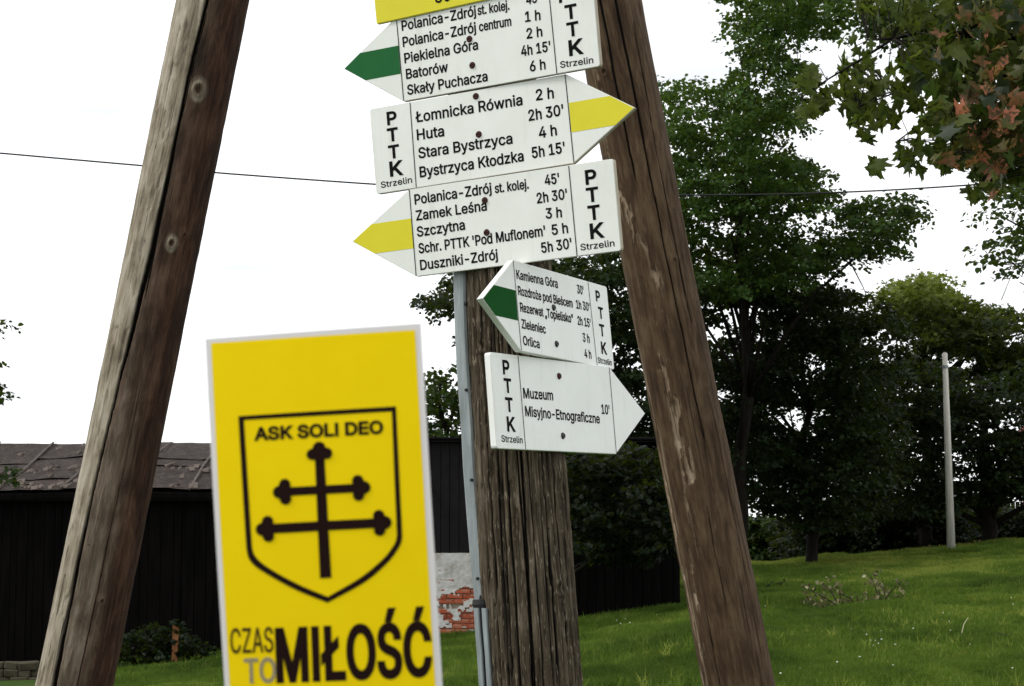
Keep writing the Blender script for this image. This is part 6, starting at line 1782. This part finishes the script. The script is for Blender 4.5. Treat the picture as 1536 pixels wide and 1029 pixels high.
NGw = inst_group(tuft('tall_tuft', 9, .17, .0045, .06, 6, gm))
NG_ = 150000
u = RNG.random(NG_)
Yg = 15.2 * (50 / 15.2) ** u
Xg = Yg * RNG.uniform(-.32, .315, NG_)
zg_ = ground_z(Xg, Yg)
inside = (Xg > XL) & (Xg < XR) & (Yg > YB - .05)
keepm = ~inside & (Xg / Yg > -.235) & ~((Xg < -8) & (Yg > 30))
keepm &= (Xg > XR - .3) | (Yg < YB)
Xg, Yg, zg_ = Xg[keepm], Yg[keepm], zg_[keepm]
n = len(Xg)
ti = -.06 + .62 * vn(Xg * .5 + 40, Yg * .28, seed=71) + .55 * (vn(Xg * 2.3 + 40, Yg * 1.2, seed=72) - .2) + RNG.normal(0, .17, n) + .42 * smooth(29.5, 35, Yg + 2.5 * (vn(Xg * .6 + 9, Yg * .3, seed=79) - .5) - .25 * (Xg - 8))  # blade tint: random tone, shade patches and a sunlit crest band painted in
hs = .50 + 1.05 * vn(Xg * 2.1 + 9, Yg * 1.4, seed=73) * (1 + .25 * RNG.random(n)); hs *= 1 + .012 * (Yg - 15)
gr = scatter('grass', np.stack([Xg, Yg, zg_ - .006], -1), np.stack([RNG.normal(0, .12, n), RNG.normal(0, .12, n), RNG.uniform(0, 6.28, n)], -1), hs, np.clip(ti, 0, .93), NGt)
k = (vn(Xg * .8 + 5, Yg * .6, seed=75) > .52) & (RNG.random(n) < .07)
n2_ = int(k.sum())
tg = scatter('long_grass', np.stack([Xg[k], Yg[k], zg_[k]], -1), np.stack([RNG.normal(0, .15, n2_), RNG.normal(0, .15, n2_), RNG.uniform(0, 6.28, n2_)], -1), RNG.uniform(.6, 1.25, n2_), RNG.uniform(.4, 1.0, n2_), NGw)
for o, lb in ((gr, 'short green meadow grass covering the slope'), (tg, 'taller paler grass tufts sticking out of the meadow')): tag(o, lb, 'grass')
# white clover and daisies
fl = [(1300, 963), (1306, 968), (1313, 969), (1310, 976), (1318, 980), (1415, 929), (1420, 933), (1413, 938), (1424, 943), (1426, 957), (1416, 956), (1162, 917), (945, 944), (935, 948), (1060, 965), (912, 970), (1148, 918), (1200, 1015), (1256, 1007), (1340, 1012), (985, 930), (1100, 995), (1290, 1000),
      (925, 940), (950, 945), (931, 942), (918, 948), (938, 938), (1517, 905), (1520, 915)] + [(RNG.uniform(880, 1530), RNG.uniform(935, 1028)) for _ in range(8)]
geo = []
for x, y in fl:
    if y < 820: continue
    g_ = on_ground(x, y); r_ = RNG.uniform(.006, .013); h_ = RNG.uniform(.05, .09)
    geo.append(tube([g_ + [0, 0, h_ - .004], g_ + [0, 0, h_ + .006], g_ + [0, 0, h_ + .010]], [r_ * .6, r_, r_ * .3], 7))
jf = join(geo); tag(mesh('white_clover', jf[0], jf[1], plain('clover_white', (.62, .64, .52), .8)), 'small white clover heads dotted about the meadow grass', 'flowers', kind='stuff')
geo = []
for x in np.linspace(1330, 1500, 46):       # seed heads along the top of the slope
    g_ = on_ground(x, 832 - (x - 1330) * .10 + RNG.uniform(-2, 3)); h_ = RNG.uniform(.08, .16); r_ = RNG.uniform(.016, .034)
    geo.append(tube([g_ + [0, 0, h_ - .02], g_ + [0, 0, h_], g_ + [0, 0, h_ + .02]], [r_ * .5, r_, r_ * .3], 6))
jf = join(geo); tag(mesh('dock_seed_heads', jf[0], jf[1], plain('dock_brown', (.22, .14, .04), .85)), 'orange brown seed heads along the crest beside the concrete pole', 'weeds', kind='stuff')

# ------------------------------------------------------------------ concrete pole, wire, fence, far houses
Yc = 44.0
b_ = p2w(1427, 828, Yc); t_ = p2w(1417.2, 530, Yc); gzc = float(ground_z(b_[0], Yc))
CP = empty('concrete_pole', (b_[0], Yc, gzc), 'pale bare concrete pole standing alone at the top of the meadow', 'pole')
b_ = b_ + (b_ - t_) * 0.02; b_[2] = min(b_[2], gzc - .1)
V, Fq = tube([b_, b_ + (t_ - b_) * .5, t_], [.105, .085, .062], 16); mesh('shaft', V, Fq, M['concrete'], CP, smooth_=True)
bd = b_ + (t_ - b_) * .935
V, Fq = tube([bd - [0, 0, .03], bd + [0, 0, .03]], [.082, .082], 16); mesh('band', V, Fq, M['galv'], CP)
V, Fq = tube([b_ + (t_ - b_) * .30 + [.06, 0, 0], b_ + (t_ - b_) * .30 + [.16, 0, .02]], [.018, .014], 6); mesh('peg', V, Fq, M['galv'], CP)
V, Fq = tube([t_, t_ + [0, 0, .015]], [.058, .045], 16); mesh('cap', V, Fq, M['concrete'], CP)

rgp = np.random.default_rng(77); npf = 260
xx_ = b_[0] + rgp.normal(0, .30, npf); yy_ = Yc - rgp.uniform(.05, .5, npf)
tag(scatter('tall_grass_tuft', np.stack([xx_, yy_, ground_z(xx_, yy_)], -1), np.stack([rgp.normal(0, .15, npf), rgp.normal(0, .15, npf), rgp.uniform(0, 6.28, npf)], -1), rgp.uniform(.7, 1.5, npf), rgp.uniform(.3, .95, npf), NGw), 'ragged taller grass around the foot of the concrete pole', 'grass')
Yw = 22.0
wp = [(-900, 172), (-300, 207), (0, 227), (213, 247), (327, 260), (560, 278), (700, 286), (850, 291), (1050, 294), (1190, 291.5), (1320, 285), (1460, 275), (1600, 262), (2000, 215)]
cs = []
xs_, ys_ = np.array([p[0] for p in wp]), np.array([p[1] for p in wp])
cf = np.polyfit(xs_, ys_, 3)
P_ = [p2w(x, float(np.interp(x, xs_, ys_)) * .5 + float(np.polyval(cf, x)) * .5, Yw) for x in np.linspace(-900, 2000, 90)]
V, Fq = tube(P_, [.011] * 90, 6)
tag(mesh('overhead_wire', V, Fq, M['wire'], None, origin=P_[0], smooth_=True), 'thin black overhead wire sagging across the white sky behind the signs', 'wire')
V, Fq = tube([p2w(1502, 450, 30), p2w(1522, 400, 30), p2w(1545, 340, 30), p2w(1640, 100, 30)], [.007] * 4, 5)
tag(mesh('stay_wire', V, Fq, M['wire'], None, origin=p2w(1502, 450, 30)), 'short thin slanting wire at the right edge above the treetop', 'wire')

fb = p2w(1435, 800, 59); fz = float(ground_z(fb[0], 59))
FE = empty('board_fence', (fb[0], 59, fz), 'dark upright board fence behind the undergrowth at the right edge', 'fence')
x = fb[0]; ft = float(p2w(1480, 752, 59)[2])
while x < float(p2w(1620, 800, 59)[0]):
    gz_ = float(ground_z(x, 59))
    mesh('board', boxv(x, x + .13, 59, 59.025, gz_ - .05, ft + .02 * math.sin(x * 9)), BOXF, M['tar_board'], FE); x += .15
mesh('rail', boxv(fb[0], float(p2w(1620, 800, 59)[0]), 59.03, 59.08, ft - .35, ft - .27), BOXF, M['tar_board'], FE)

def house(label, x0, x1, zt, ze, Yh, wall, roofm):
    a, b = p2w(x0, ze, Yh), p2w(x1, ze, Yh); gz_ = float(ground_z(a[0], Yh)) - 1
    E = empty('house', ((a[0] + b[0]) / 2, Yh, gz_), label, 'house')
    zev = a[2]; zrf = float(p2w(x0, zt, Yh)[2])
    V = boxv(a[0], b[0], Yh, Yh + 7, gz_, zev)
    mesh('wall', V, BOXF, wall, E)
    V = [(a[0] - .4, Yh - .4, zev + .01), (b[0] + .4, Yh - .4, zev + .01), (b[0] + .4, Yh + 7.4, zev + .01), (a[0] - .4, Yh + 7.4, zev + .01), (a[0] - .4, Yh + 3.5, zrf), (b[0] + .4, Yh + 3.5, zrf)]
    mesh('roof', V, [(0, 1, 5, 4), (2, 3, 4, 5), (1, 2, 5), (3, 0, 4), (3, 2, 1, 0)], roofm, E)
    for k in range(3):
        wx = a[0] + (b[0] - a[0]) * (.2 + .28 * k)
        W = mesh('window', boxv(wx, wx + .9, Yh - .05, Yh + .02, zev - 1.9, zev - .6), BOXF, M['whitewall'], E)
        mesh('pane', boxv(wx + .1, wx + .8, Yh - .06, Yh - .051, zev - 1.8, zev - .7), BOXF, M['glass'], W)
house('pink house glimpsed through the trees at the far right edge', 1592, 1760, 618, 650, 88, M['pinkwall'], M['redroof'])
house('low white building glimpsed between trees above the dark fence', 1478, 1512, 728, 742, 80, M['whitewall'], M['whitewall'])
